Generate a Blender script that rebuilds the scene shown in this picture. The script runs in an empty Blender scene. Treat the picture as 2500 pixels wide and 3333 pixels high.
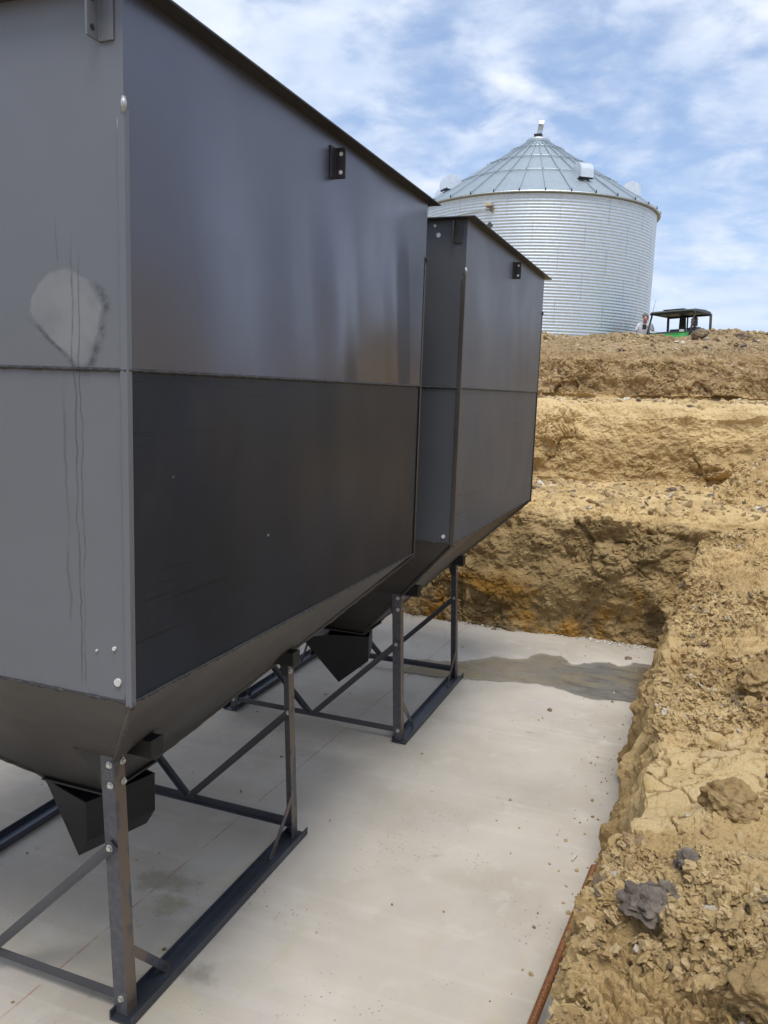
import bpy, bmesh, math, random
import numpy as np
from mathutils import Vector, Matrix, noise as mnoise
random.seed(7); RNG = np.random.default_rng(11)
SC = bpy.context.scene
COL = SC.collection
PI = math.pi

# ------------------------------------------------------------------ helpers
class MB:
    def __init__(s): s.v = []; s.f = []; s.mi = []; s.cur = 0
    def add(s, vs, fs):
        o = len(s.v); s.v += [tuple(p) for p in vs]
        for f in fs: s.f.append(tuple(i + o for i in f)); s.mi.append(s.cur)
    def box(s, x0, x1, y0, y1, z0, z1):
        s.add([(x0,y0,z0),(x1,y0,z0),(x1,y1,z0),(x0,y1,z0),(x0,y0,z1),(x1,y0,z1),(x1,y1,z1),(x0,y1,z1)],
              [(0,3,2,1),(4,5,6,7),(0,1,5,4),(1,2,6,5),(2,3,7,6),(3,0,4,7)])
    def sweep(s, sec, p0, p1, a, b):
        """closed 2-D section (CCW) swept from p0 to p1; a, b are the section axes"""
        p0 = Vector(p0); p1 = Vector(p1); a = Vector(a); b = Vector(b); n = len(sec)
        vs = [p0 + a*u + b*w for u, w in sec] + [p1 + a*u + b*w for u, w in sec]
        d = (p1 - p0)
        flip = a.cross(b).dot(d) < 0
        fs = [(i, (i+1) % n, (i+1) % n + n, i + n) for i in range(n)] + [tuple(range(n-1, -1, -1)), tuple(range(n, 2*n))]
        if flip: fs = [tuple(reversed(f)) for f in fs]
        s.add(vs, fs)
    def bar(s, p0, p1, w, h, up=(0,0,1)):
        d = (Vector(p1) - Vector(p0)).normalized(); u = Vector(up)
        a = d.cross(u).normalized(); b = a.cross(d).normalized()
        s.sweep([(-w/2,-h/2),(w/2,-h/2),(w/2,h/2),(-w/2,h/2)], p0, p1, a, b)
    def angle(s, p0, p1, a, b, w, t):
        s.sweep([(0,0),(w,0),(w,t),(t,t),(t,w),(0,w)], p0, p1, a, b)
    def tube(s, pts, r, n=10, cap=True):
        pts = [Vector(p) for p in pts]; m = len(pts)
        rs = r if isinstance(r, (list, tuple)) else [r]*m
        vs = []; ref = None
        for i, p in enumerate(pts):
            d = (pts[min(i+1, m-1)] - pts[max(i-1, 0)]).normalized()
            if ref is None: ref = Vector((0,0,1)) if abs(d.z) < .9 else Vector((1,0,0))
            a = d.cross(ref).normalized(); b = a.cross(d).normalized(); ref = b
            for k in range(n):
                t = 2*PI*k/n; vs.append(p + a*(math.cos(t)*rs[i]) + b*(math.sin(t)*rs[i]))
        fs = []
        for i in range(m-1):
            for k in range(n):
                fs.append((i*n+k, i*n+(k+1) % n, (i+1)*n+(k+1) % n, (i+1)*n+k))
        if cap: fs += [tuple(range(n-1, -1, -1)), tuple(range((m-1)*n, m*n))]
        s.add(vs, fs)
    def lathe(s, prof, n=48, c=(0,0,0), close=False):
        vs = []; fs = []; m = len(prof)
        for r, z in prof:
            for k in range(n):
                t = 2*PI*k/n; vs.append((c[0]+r*math.cos(t), c[1]+r*math.sin(t), c[2]+z))
        for i in range(m-1):
            for k in range(n):
                fs.append((i*n+k, i*n+(k+1) % n, (i+1)*n+(k+1) % n, (i+1)*n+k))
        s.add(vs, fs)
    def build(s, name, mat, parent=None, loc=(0,0,0), rot=None, smooth=False, bevel=0, **props):
        me = bpy.data.meshes.new(name); me.from_pydata(s.v, [], s.f); me.update()
        mats = mat if isinstance(mat, (list, tuple)) else [mat]
        for m in mats: me.materials.append(m)
        if len(mats) > 1: me.polygons.foreach_set('material_index', s.mi)
        if smooth: me.polygons.foreach_set('use_smooth', [True]*len(me.polygons))
        return link(name, me, parent, loc, rot, bevel, **props)

def link(name, me, parent=None, loc=(0,0,0), rot=None, bevel=0, **props):
    o = bpy.data.objects.new(name, me); COL.objects.link(o); o.location = loc
    if rot is not None: o.rotation_euler = rot
    if parent: o.parent = parent
    if bevel:
        b = o.modifiers.new('bevel', 'BEVEL'); b.width = bevel; b.segments = 2; b.limit_method = 'ANGLE'; b.angle_limit = math.radians(50)
        b.harden_normals = False
    for k, v in props.items(): o[k] = v
    return o

def empty(name, loc, rot=(0,0,0), **props):
    o = bpy.data.objects.new(name, None); COL.objects.link(o); o.location = loc; o.rotation_euler = rot
    o.empty_display_size = .1
    for k, v in props.items(): o[k] = v
    return o

# ------------------------------------------------------------------ numpy noise
_P = RNG.permutation(256).astype(np.int64); _P = np.concatenate([_P, _P, _P])
_G = RNG.normal(size=(256, 3)); _G /= np.linalg.norm(_G, axis=1)[:, None]
_J = RNG.random((256, 3))
def _h(i, j, k): return _P[_P[_P[i & 255] + (j & 255)] + (k & 255)]
def perlin(p):
    i = np.floor(p).astype(np.int64); f = p - i; u = f*f*f*(f*(f*6-15)+10); r = 0
    for dx in (0, 1):
        wx = u[:,0] if dx else 1-u[:,0]
        for dy in (0, 1):
            wy = u[:,1] if dy else 1-u[:,1]
            for dz in (0, 1):
                wz = u[:,2] if dz else 1-u[:,2]
                g = _G[_h(i[:,0]+dx, i[:,1]+dy, i[:,2]+dz)]
                r = r + wx*wy*wz*(g[:,0]*(f[:,0]-dx)+g[:,1]*(f[:,1]-dy)+g[:,2]*(f[:,2]-dz))
    return r*1.6
def fbm(p, o=4, g=.5, l=2.03):
    r = 0; a = 1; q = p.copy()
    for _ in range(o): r = r + a*perlin(q); q = q*l + 13.7; a *= g
    return r
def ridged(p, o=3):
    r = 0; a = 1; q = p.copy()
    for _ in range(o): r = r + a*(1-2*np.abs(perlin(q))); q = q*2.1 + 7.3; a *= .5
    return r
def cells(p):
    i = np.floor(p).astype(np.int64); f = p - i
    d1 = np.full(len(p), 9.); d2 = np.full(len(p), 9.); idn = np.zeros(len(p))
    for dx in (-1,0,1):
        for dy in (-1,0,1):
            for dz in (-1,0,1):
                h = _h(i[:,0]+dx, i[:,1]+dy, i[:,2]+dz); j = _J[h]
                d = (dx+j[:,0]-f[:,0])**2 + (dy+j[:,1]-f[:,1])**2 + (dz+j[:,2]-f[:,2])**2
                m = d < d1
                d2 = np.where(m, d1, np.minimum(d2, d)); idn = np.where(m, h/255., idn); d1 = np.where(m, d, d1)
    return np.sqrt(d1), np.sqrt(d2), idn
def sstep(a, b, x): t = np.clip((x-a)/(b-a), 0, 1); return t*t*(3-2*t)

def grid_mesh(name, P, mat, smooth=True, **props):
    """P: (m, n, 3) points -> quad sheet"""
    m, n, _ = P.shape
    me = bpy.data.meshes.new(name)
    idx = np.arange(m*n).reshape(m, n)
    q = np.stack([idx[:-1,:-1], idx[:-1,1:], idx[1:,1:], idx[1:,:-1]], -1).reshape(-1, 4)
    me.vertices.add(m*n); me.vertices.foreach_set('co', P.reshape(-1).astype(np.float32))
    me.loops.add(q.size); me.loops.foreach_set('vertex_index', q.reshape(-1).astype(np.int32))
    me.polygons.add(len(q)); me.polygons.foreach_set('loop_start', (np.arange(len(q))*4).astype(np.int32))
    me.polygons.foreach_set('use_smooth', np.full(len(q), smooth))
    me.update(calc_edges=True); me.validate()
    me.materials.append(mat)
    return link(name, me, **props)
def normals(P):
    du = np.gradient(P, axis=1); dv = np.gradient(P, axis=0)
    n = np.cross(du, dv); return n/np.maximum(np.linalg.norm(n, axis=2, keepdims=True), 1e-9)

# ------------------------------------------------------------------ shader helper
class NT:
    def __init__(s, name):
        s.m = bpy.data.materials.new(name); s.m.use_nodes = True; s.t = s.m.node_tree; s.n = s.t.nodes
        s.b = s.n['Principled BSDF']; s.tc = s.n.new('ShaderNodeTexCoord'); s.obj = s.tc.outputs['Object']
        s._sep = None
    def set(s, sock, v):
        if hasattr(v, 'node'): s.t.links.new(v, sock)
        else: sock.default_value = v
    def math(s, op, a, b=0.0, c=None, clamp=False):
        n = s.n.new('ShaderNodeMath'); n.operation = op; n.use_clamp = clamp; s.set(n.inputs[0], a); s.set(n.inputs[1], b)
        if c is not None: s.set(n.inputs[2], c)
        return n.outputs[0]
    def xyz(s):
        if s._sep is None:
            n = s.n.new('ShaderNodeSeparateXYZ'); s.t.links.new(s.obj, n.inputs[0]); s._sep = n.outputs
        return s._sep
    def map(s, scale=(1,1,1), rot=(0,0,0), loc=(0,0,0), vec=None):
        n = s.n.new('ShaderNodeMapping'); s.t.links.new(vec or s.obj, n.inputs[0])
        n.inputs['Scale'].default_value = scale; n.inputs['Rotation'].default_value = rot; n.inputs['Location'].default_value = loc
        return n.outputs[0]
    def noise(s, scale, detail=4, rough=.5, vec=None, dist=0, out=0):
        n = s.n.new('ShaderNodeTexNoise'); s.t.links.new(vec or s.obj, n.inputs['Vector'])
        n.inputs['Scale'].default_value = scale; n.inputs['Detail'].default_value = detail; n.inputs['Roughness'].default_value = rough
        n.inputs['Distortion'].default_value = dist
        return n.outputs[out]
    def vor(s, scale, feat='F1', vec=None, out='Distance', rnd=1.0):
        n = s.n.new('ShaderNodeTexVoronoi'); n.feature = feat; s.t.links.new(vec or s.obj, n.inputs['Vector'])
        n.inputs['Scale'].default_value = scale; n.inputs['Randomness'].default_value = rnd
        return n.outputs[out]
    def ss(s, x, a, b, lo=0.0, hi=1.0):
        n = s.n.new('ShaderNodeMapRange'); n.interpolation_type = 'SMOOTHSTEP'; s.set(n.inputs[0], x)
        s.set(n.inputs[1], a); s.set(n.inputs[2], b); s.set(n.inputs[3], lo); s.set(n.inputs[4], hi); return n.outputs[0]
    def mix(s, f, a, b, mode='MIX'):
        n = s.n.new('ShaderNodeMix'); n.data_type = 'RGBA'; n.blend_type = mode; n.clamp_factor = True
        s.set(n.inputs[0], f); s.set(n.inputs[6], c4(a)); s.set(n.inputs[7], c4(b)); return n.outputs[2]
    def bump(s, h, dist=.01, strength=1.0, normal=None):
        n = s.n.new('ShaderNodeBump'); n.inputs['Strength'].default_value = strength; n.inputs['Distance'].default_value = dist
        s.t.links.new(h, n.inputs['Height'])
        if normal is not None: s.t.links.new(normal, n.inputs['Normal'])
        return n.outputs[0]
    def fin(s, color=None, rough=None, metal=None, normal=None, spec=None):
        if color is not None: s.set(s.b.inputs['Base Color'], c4(color))
        if rough is not None: s.set(s.b.inputs['Roughness'], rough)
        if metal is not None: s.set(s.b.inputs['Metallic'], metal)
        if normal is not None: s.set(s.b.inputs['Normal'], normal)
        if spec is not None: s.set(s.b.inputs['Specular IOR Level'], spec)
        return s.m
def c4(c): return c if hasattr(c, 'node') or len(c) == 4 else (c[0], c[1], c[2], 1)

def flat(name, col, rough=.5, metal=0.0, var=.15, scale=20):
    t = NT(name); nz = t.noise(scale, 4, .6)
    dk = tuple(c*(1-var) for c in col); lt = tuple(min(1, c*(1+var)) for c in col)
    return t.fin(t.mix(t.ss(nz, .3, .7), dk, lt), rough, metal)

# ------------------------------------------------------------------ camera (solved from the tank edges in the photograph)
YAW, PIT, ROL, HC = -0.3637, 0.1487, 0.0341, 2.6
cy, sy = math.cos(YAW), math.sin(YAW)
fwd = Vector((sy*math.cos(PIT), cy*math.cos(PIT), -math.sin(PIT))); rt = Vector((cy, -sy, 0)); up = rt.cross(fwd)
r2 = rt*math.cos(ROL) + up*math.sin(ROL); u2 = -rt*math.sin(ROL) + up*math.cos(ROL)
cam = bpy.data.cameras.new('camera'); co = bpy.data.objects.new('camera', cam); COL.objects.link(co)
M = Matrix((r2, u2, -fwd)).transposed().to_4x4(); M.translation = (0, 0, HC); co.matrix_world = M
cam.sensor_fit = 'HORIZONTAL'; cam.sensor_width = 36; cam.lens = 36*2634.9/2500; cam.clip_end = 3000; cam.clip_start = .05
SC.camera = co
SC.view_settings.view_transform = 'Standard'; SC.view_settings.look = 'None'; SC.view_settings.exposure = .50; SC.view_settings.gamma = 1

# ------------------------------------------------------------------ sky and sun
SUN_AZ, SUN_EL = math.radians(158), math.radians(68)      # azimuth from +Y towards +X
w = bpy.data.worlds.new('World'); SC.world = w; w.use_nodes = True
wt = w.node_tree; wn = wt.nodes; bg = wn['Background']
sky = wn.new('ShaderNodeTexSky'); sky.sky_type = 'NISHITA'; sky.sun_disc = False; sky.sun_elevation = SUN_EL; sky.sun_rotation = SUN_AZ
sky.air_density = 1.0; sky.dust_density = 1.0
def wm(op, a, b=0.0, c=None):
    n = wn.new('ShaderNodeMath'); n.operation = op
    for i, v in enumerate((a, b, c)):
        if v is None: continue
        if hasattr(v, 'node'): wt.links.new(v, n.inputs[i])
        else: n.inputs[i].default_value = v
    return n.outputs[0]
tc = wn.new('ShaderNodeTexCoord'); sp = wn.new('ShaderNodeSeparateXYZ'); wt.links.new(tc.outputs['Generated'], sp.inputs[0])
den = wm('ADD', wm('MAXIMUM', sp.outputs[2], 0.0), .28)
cb = wn.new('ShaderNodeCombineXYZ'); wt.links.new(wm('DIVIDE', sp.outputs[0], den), cb.inputs[0]); wt.links.new(wm('DIVIDE', sp.outputs[1], den), cb.inputs[1])
def wmap(scale, rot, loc=(0,0,0)):
    n = wn.new('ShaderNodeMapping'); wt.links.new(cb.outputs[0], n.inputs[0]); n.inputs['Scale'].default_value = scale
    n.inputs['Rotation'].default_value = rot; n.inputs['Location'].default_value = loc; return n.outputs[0]
def wnoise(vec, scale, det, ro, dist=0):
    n = wn.new('ShaderNodeTexNoise'); wt.links.new(vec, n.inputs['Vector']); n.inputs['Scale'].default_value = scale
    n.inputs['Detail'].default_value = det; n.inputs['Roughness'].default_value = ro; n.inputs['Distortion'].default_value = dist; return n.outputs[0]
def wss(x, a, b, lo=0., hi=1.):
    n = wn.new('ShaderNodeMapRange'); n.interpolation_type = 'SMOOTHSTEP'; wt.links.new(x, n.inputs[0])
    n.inputs[1].default_value = a; n.inputs[2].default_value = b; n.inputs[3].default_value = lo; n.inputs[4].default_value = hi; return n.outputs[0]
def wmix(f, a, b):
    n = wn.new('ShaderNodeMix'); n.data_type = 'RGBA'
    for i, v in ((0, f), (6, a), (7, b)):
        if hasattr(v, 'node'): wt.links.new(v, n.inputs[i])
        else: n.inputs[i].default_value = v
    return n.outputs[2]
big = wnoise(wmap((1,1,1), (0,0,.4), (3.1,1.7,0)), 1.1, 3, .5)
mid = wnoise(wmap((1.0,1.1,1), (0,0,-.9), (1.3,.2,0)), 6.4, 6, .52, .3)
fine = wnoise(wmap((1.0,1.5,1), (0,0,-.9), (.3,4.2,0)), 13, 5, .6)
cl = wm('ADD', wm('MULTIPLY', big, .75), wm('ADD', wm('MULTIPLY', mid, .75), wm('MULTIPLY', fine, .18)))
cov = wss(cl, .60, .92)
shade = wss(wnoise(wmap((1,1.4,1), (0,0,-.5), (7,2,0)), 2.6, 6, .55), .3, .72)
cloudc = wmix(shade, (.44,.53,.69,1), (.68,.72,.79,1))
skyc = wn.new('ShaderNodeMix'); skyc.data_type = 'RGBA'; skyc.blend_type = 'MULTIPLY'; skyc.inputs[0].default_value = 1
wt.links.new(sky.outputs[0], skyc.inputs[6]); skyc.inputs[7].default_value = (.096, .097, .108, 1)
# thin veil of high cloud everywhere, thicker toward the horizon
veil = wm('ADD', .34, wss(sp.outputs[2], .0, .30, .12, .0))
cov = wm('MULTIPLY', cov, wss(sp.outputs[2], .02, .22, .45, 1.0))
base = wmix(veil, skyc.outputs[2], (.43,.58,.82,1))
full = wmix(cov, base, cloudc)
wt.links.new(full, bg.inputs[0]); bg.inputs[1].default_value = 1.0
sun = bpy.data.lights.new('sun', 'SUN'); sun.energy = 2.0; sun.angle = math.radians(28); sun.color = (1, .95, .87)
so = bpy.data.objects.new('sun', sun); COL.objects.link(so)
S = Vector((math.sin(SUN_AZ)*math.cos(SUN_EL), math.cos(SUN_AZ)*math.cos(SUN_EL), math.sin(SUN_EL)))
so.rotation_euler = S.to_track_quat('Z', 'Y').to_euler(); so.location = S*50

# ------------------------------------------------------------------ materials
def steel(name, base=(.20,.21,.235), rough=.40, metal=.8, patch=.35, rust=.0, wav=.004, brush=0, marks=False, streaks=False, st=.28, spec=.4, buckle=0):
    t = NT(name)
    big = t.ss(t.noise(1.3, 4, .55, dist=.4), .32, .68)
    fine = t.noise(9, 6, .65)
    dk = tuple(c*(1-patch) for c in base); lt = tuple(c*(1+patch*.45) for c in base)
    col = t.mix(big, dk, lt)
    col = t.mix(t.ss(fine, .45, .8, 0, st*.7), col, tuple(c*1.35 for c in base))
    sc = t.noise(3.0, 5, .7, vec=t.map((1, 1, .12)))       # vertical rain streaks
    col = t.mix(t.ss(sc, .58, .75, 0, st), col, tuple(c*.55 for c in base))
    rg = t.ss(t.noise(2.1, 5, .6, vec=t.map(loc=(5,2,1))), .3, .7, rough-.025, rough+.04)
    if rust:
        rm = t.ss(t.noise(2.6, 6, .62, vec=t.map((1, 1, .45), loc=(2,9,4))), .5, .72, 0, rust)
        col = t.mix(rm, col, (.10,.066,.042)); rg = t.math('ADD', rg, t.math('MULTIPLY', rm, .15))
    x, y, z = t.xyz()
    if streaks:                                            # fine rolling scratches along the sheet
        sv = t.noise(1.0, 3, .6, vec=t.map((2, 1.2, 70), rot=(.05, 0, 0)))
        gate = t.ss(t.noise(1.7, 2, .5), .46, .62)
        sm = t.math('MULTIPLY', t.ss(sv, .60, .68), gate)
        col = t.mix(t.math('MULTIPLY', sm, .7), col, tuple(c*.2 for c in base))
        vs = t.vor(26, vec=t.map(loc=(.3,.1,.7)))
        col = t.mix(t.ss(vs, .035, .05, .8, 0), col, (.015,.016,.018))
    if streaks:                                            # small bright chips and scratches
        cm = t.map((1, .55, 1), rot=(.5, 0, 0), loc=(.2,.4,.9)); cv = t.vor(7.5, vec=cm); cc = t.vor(7.5, vec=cm, out='Color')
        s3 = t.n.new('ShaderNodeSeparateColor'); t.t.links.new(cc, s3.inputs[0])
        chip = t.math('MULTIPLY', t.ss(cv, .035, .055, .7, 0), t.ss(s3.outputs[1], .80, .82)); col = t.mix(chip, col, (.30,.31,.32))
    if marks:
        wob = t.math('MULTIPLY', t.math('SUBTRACT', t.noise(6, 5, .6), .5), .075)
        wx = t.math('ADD', x, wob)
        w2 = t.math('ADD', z, t.math('MULTIPLY', t.math('SUBTRACT', t.noise(5, 4, .6, vec=t.map(loc=(3,3,3))), .5), .075))
        dz = t.math('DIVIDE', t.math('SUBTRACT', w2, 2.795), .125); dn = t.math('MAXIMUM', t.math('MULTIPLY', dz, -1.0), 0.0)
        dx = t.math('DIVIDE', t.math('SUBTRACT', t.math('SUBTRACT', wx, 1.012), t.math('MULTIPLY', dn, .050)), t.math('MULTIPLY', .135, t.math('SUBTRACT', 1.0, t.math('MULTIPLY', dn, .42))))
        dz = t.math('MULTIPLY', dz, t.ss(dz, -.3, .3, .80, 1.0))
        rr = t.math('SQRT', t.math('ADD', t.math('MULTIPLY', dx, dx), t.math('MULTIPLY', dz, dz)))
        disk = t.math('MULTIPLY', t.ss(rr, .88, .96, .5, 0), t.ss(t.noise(8, 4, .6), .3, .6, .45, 1))
        col = t.mix(disk, col, (.30,.31,.315))
        ring = t.math('MULTIPLY', t.ss(rr, .95, 1.03), t.ss(rr, 1.06, 1.22, 1, 0))
        low = t.math('MAXIMUM', t.ss(dz, -.05, -.45), t.math('MULTIPLY', t.ss(dx, .55, .8), t.ss(dz, .75, .35))); ring = t.math('MULTIPLY', t.math('MULTIPLY', t.math('MULTIPLY', ring, low), t.ss(t.noise(11, 4, .7, vec=t.map((1,1,1.6))), .40, .58, .15, 1)), .62)
        col = t.mix(ring, col, (.035,.038,.043))
        for x0, zt, zb, wdt, st in ((1.038, 3.05, 1.66, .005, .55), (1.058, 3.0, 1.66, .004, .55), (1.0, 2.63, 1.85, .008, .32), (.99, 3.1, 2.9, .004, .5)):
            wv = t.math('MULTIPLY', t.math('SUBTRACT', t.noise(4, 4, .6, vec=t.map((.01, .01, 1), loc=(x0*9, 0, 0))), .5), .055)
            d = t.math('ABSOLUTE', t.math('SUBTRACT', t.math('ADD', x, wv), x0))
            ln = t.math('MULTIPLY', t.math('MULTIPLY', t.ss(d, wdt*.2, wdt, st, 0), t.ss(t.noise(13, 4, .7, vec=t.map((1,1,.5), loc=(x0*5,2,2))), .3, .62, .25, 1)), t.math('MULTIPLY', t.ss(z, zt, zt-.15), t.ss(z, zb, zb+.05)))
            col = t.mix(ln, col, (.05,.053,.06))
    h = t.noise(.95, 1.0, .4, vec=t.map((1,1,.75), loc=(9,1.4,3)))
    if buckle:                                             # the sheet bows between its stiffeners
        for yc, wd, am in ((.10, .26, .55), (-.62, .34, -.45), (.85, .22, .35)):
            d = t.math('ABSOLUTE', t.math('SUBTRACT', t.math('ADD', y, t.math('MULTIPLY', t.math('SUBTRACT', z, 3.0), .16)), yc))
            h = t.math('ADD', h, t.math('MULTIPLY', t.ss(d, 0, wd, am*buckle, 0), t.ss(z, 3.55, 3.0)))
    nb = t.bump(h, wav*9, .55)
    nb = t.bump(t.noise(160, 2, .5), .0006, .35, nb)
    return t.fin(col, rg, metal, nb, spec)

M_STEEL = steel('pale_sheet_steel', (.165,.176,.200), .52, .28, .06, marks=True, st=.12)
M_SIDE_UP = steel('side_sheet_upper', (.125,.131,.164), .31, .72, .05, wav=.040, st=.03, buckle=.34, spec=.35)
M_SIDE_LO = steel('side_sheet_lower', (.016,.024,.039), .38, .10, .25, rust=.12, spec=.26, buckle=.2, streaks=True, wav=.016, st=.1)  # near-black base colour stands in for the dark reflection below the seam
M_STEELB = steel('dull_sheet_steel', (.082,.089,.103), .52, .3, .1, st=.2)
M_SIDEB_UP = steel('far_side_sheet_upper', (.115,.124,.148), .42, .25, .06, wav=.02, buckle=.2, spec=.3, st=.12)
M_SIDEB_LO = steel('far_side_sheet_lower', (.085,.094,.114), .46, .05, .1, rust=.0, spec=.28, streaks=True, wav=.01, st=.12)
M_STEEL2, M_STEEL2B = M_STEEL, M_STEELB
M_HOP = steel('hopper_steel', (.115,.105,.098), .44, .75, .25, rust=.35)
M_FLANGE = steel('flange_steel', (.07,.07,.075), .5, .6, .3)
M_BOOT = steel('boot_paint', (.028,.029,.031), .45, .3, .35)
M_CHAN = steel('channel_steel', (.10,.11,.135), .42, .7, .3, rust=.25)
M_LEG = steel('leg_steel', (.115,.12,.14), .45, .7, .25, rust=.0)
def leg_mat():
    t = NT('leg_steel_tan'); x, y, z = t.xyz()
    nz = t.noise(9, 5, .6, vec=t.map((1, 1, .35)), dist=.3); m = t.ss(nz, .44, .5)
    col = t.mix(t.ss(t.noise(30, 4), .3, .7), (.10,.105,.125), (.135,.14,.165))
    geo = t.n.new('ShaderNodeNewGeometry'); sp = t.n.new('ShaderNodeSeparateXYZ'); t.t.links.new(geo.outputs['True Normal'], sp.inputs[0])
    side = t.ss(t.math('ABSOLUTE', sp.outputs[0]), .6, .8)          # patchy tan only on the X-facing flange
    col = t.mix(t.math('MULTIPLY', side, t.math('MULTIPLY', m, .9)), col, (.215,.17,.13))
    return t.fin(col, .47, .55, t.bump(t.noise(90, 3), .0008, .4))
M_LEGT = leg_mat()
M_WELD = flat('weld_bead', (.05,.05,.052), .55, .5, .4, 60)
M_BOLT = flat('zinc_bolt', (.62,.63,.60), .35, .85, .2, 90)
M_CHALK = flat('chalk', (.33,.34,.36), .9, 0, .3, 120)
M_SPOT = flat('ground_weld', (.42,.43,.44), .5, .5, .2, 60)
M_WHITE = flat('white_spot', (.58,.58,.56), .6, 0, .1, 40)

def earth(name, kind):
    t = NT(name); x, y, z = t.xyz()
    n1 = t.noise(1.1, 5, .6, dist=.5); n2 = t.noise(4.5, 6, .62); n3 = t.noise(22, 5, .65)
    col = t.mix(t.ss(n1, .36, .66), (.50,.345,.16), (.69,.515,.265))
    col = t.mix(t.ss(n2, .45, .70, 0, .55), col, (.74,.575,.325))
    col = t.mix(t.ss(t.noise(2.3, 6, .65, vec=t.map(loc=(7,3,1))), .56, .70, 0, .45), col, (.32,.215,.10))
    col = t.mix(t.ss(n3, .55, .75, 0, .35), col, (.30,.205,.10))
    gray = t.ss(t.noise(2.8, 5, .65, vec=t.map(loc=(1,8,5)), dist=.8), .64, .71, 0, .6)
    gsp = (.20,.165,.135)
    col = t.mix(gray, col, gsp)
    if kind == 'terrace':
        # strata: clay low, sandy loam in the middle, darker topsoil, pale crest gravel
        zz = t.math('ADD', z, t.math('MULTIPLY', t.math('SUBTRACT', t.noise(1.6, 5, .6), .5), .35))
        clay = t.mix(t.ss(n2, .38, .62), (.185,.130,.060), (.33,.235,.115))
        col = t.mix(t.ss(zz, 1.36, 1.18, 0, .75), col, clay)
        og = t.math('MULTIPLY', t.ss(t.noise(1.7, 5, .6, vec=t.map((1,1,.9), loc=(2.6,0,.3)), dist=.8), .45, .57), t.ss(zz, .72, .45))
        col = t.mix(t.math('MULTIPLY', og, .85), col, (.33,.17,.03))
        dkb = t.math('MULTIPLY', t.ss(t.noise(3.1, 5, .6, vec=t.map((1,1,.5), loc=(5,5,5))), .45, .62), t.ss(zz, .5, .25))
        col = t.mix(t.math('MULTIPLY', dkb, .7), col, (.11,.082,.048))
        bandB = t.mix(t.ss(n2, .36, .62), (.40,.28,.135), (.52,.375,.185))
        col = t.mix(t.math('MULTIPLY', t.ss(zz, 1.42, 1.55), t.ss(zz, 2.15, 1.9)), col, bandB)
        col = t.mix(t.math('MULTIPLY', t.ss(zz, 1.95, 2.25, 0, .7), t.ss(n1, .3, .55)), col, (.66,.50,.27))
        top = t.mix(t.ss(n2, .35, .65), (.26,.175,.085), (.42,.30,.16))
        col = t.mix(t.ss(zz, 2.62, 2.72, 0, .92), col, top)
        up = t.ss(zz, 3.30, 3.5)
        col = t.mix(t.math('MULTIPLY', up, .7), col, t.mix(t.ss(n3, .4, .6), (.30,.215,.125), (.42,.32,.20)))
        geo = t.n.new('ShaderNodeNewGeometry'); sp = t.n.new('ShaderNodeSeparateXYZ'); t.t.links.new(geo.outputs['Normal'], sp.inputs[0])
        stone = t.math('MULTIPLY', t.ss(t.vor(13), .20, .26, 1, 0), t.ss(t.noise(2.2, 3), .42, .6))
        stone = t.math('MULTIPLY', stone, t.ss(z, 2.45, 2.6))
        col = t.mix(t.math('MULTIPLY', stone, .8), col, (.55,.49,.40))
    else:
        pa = t.n.new('ShaderNodeAttribute'); pa.attribute_name = 'dry_crust'
        col = t.mix(t.ss(t.noise(.75, 5, .6, vec=t.map(loc=(2,7,3)), dist=.9), .48, .62, 0, .32), col, (.37,.25,.12))
        col = t.mix(t.math('MULTIPLY', pa.outputs['Fac'], .7), col, t.mix(t.ss(n2, .35, .7), (.66,.49,.25), (.74,.58,.335)))
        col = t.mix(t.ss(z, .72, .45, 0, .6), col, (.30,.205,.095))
        og = t.ss(t.noise(1.9, 5, .6, vec=t.map(loc=(4,6,2)), dist=.7), .60, .70, 0, .5)
        col = t.mix(og, col, (.48,.30,.085))
    if kind == 'crumb':
        geo = t.n.new('ShaderNodeNewGeometry'); r = geo.outputs['Random Per Island']
        col = t.mix(t.ss(r, 0, .55, .5, 0), col, (.27,.185,.09)); col = t.mix(t.ss(r, .6, .93, 0, .4), col, (.68,.54,.33))
        col = t.mix(t.ss(r, .96, .965), col, (.24,.185,.13)); col = t.mix(t.ss(r, .985, .987), col, (.62,.57,.49))
    h = t.noise(26, 8, .68); h2 = t.vor(38)
    nb = t.bump(h, .03, .9); nb = t.bump(t.noise(130, 5, .75), .007, .8, nb)
    return t.fin(col, .95, 0, nb, .15)
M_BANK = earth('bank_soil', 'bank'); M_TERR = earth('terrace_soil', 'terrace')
M_BCLOD = earth('bank_crumb_soil', 'crumb')
def clodm():
    t = NT('clod_soil'); oi = t.n.new('ShaderNodeObjectInfo')
    geo = t.n.new('ShaderNodeNewGeometry'); r = geo.outputs['Random Per Island']
    col = t.mix(r, (.27,.19,.095), (.55,.42,.24)); col = t.mix(t.ss(r, .88, .9), col, (.17,.14,.12)); col = t.mix(t.ss(r, .965, .97), col, (.62,.57,.49))
    col = t.mix(t.ss(t.noise(30, 5, .65), .4, .75, 0, .5), col, (.24,.17,.09))
    return t.fin(col, .95, 0, t.bump(t.noise(70, 6, .7), .01, .8), .15)
M_CLOD = clodm()
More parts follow.
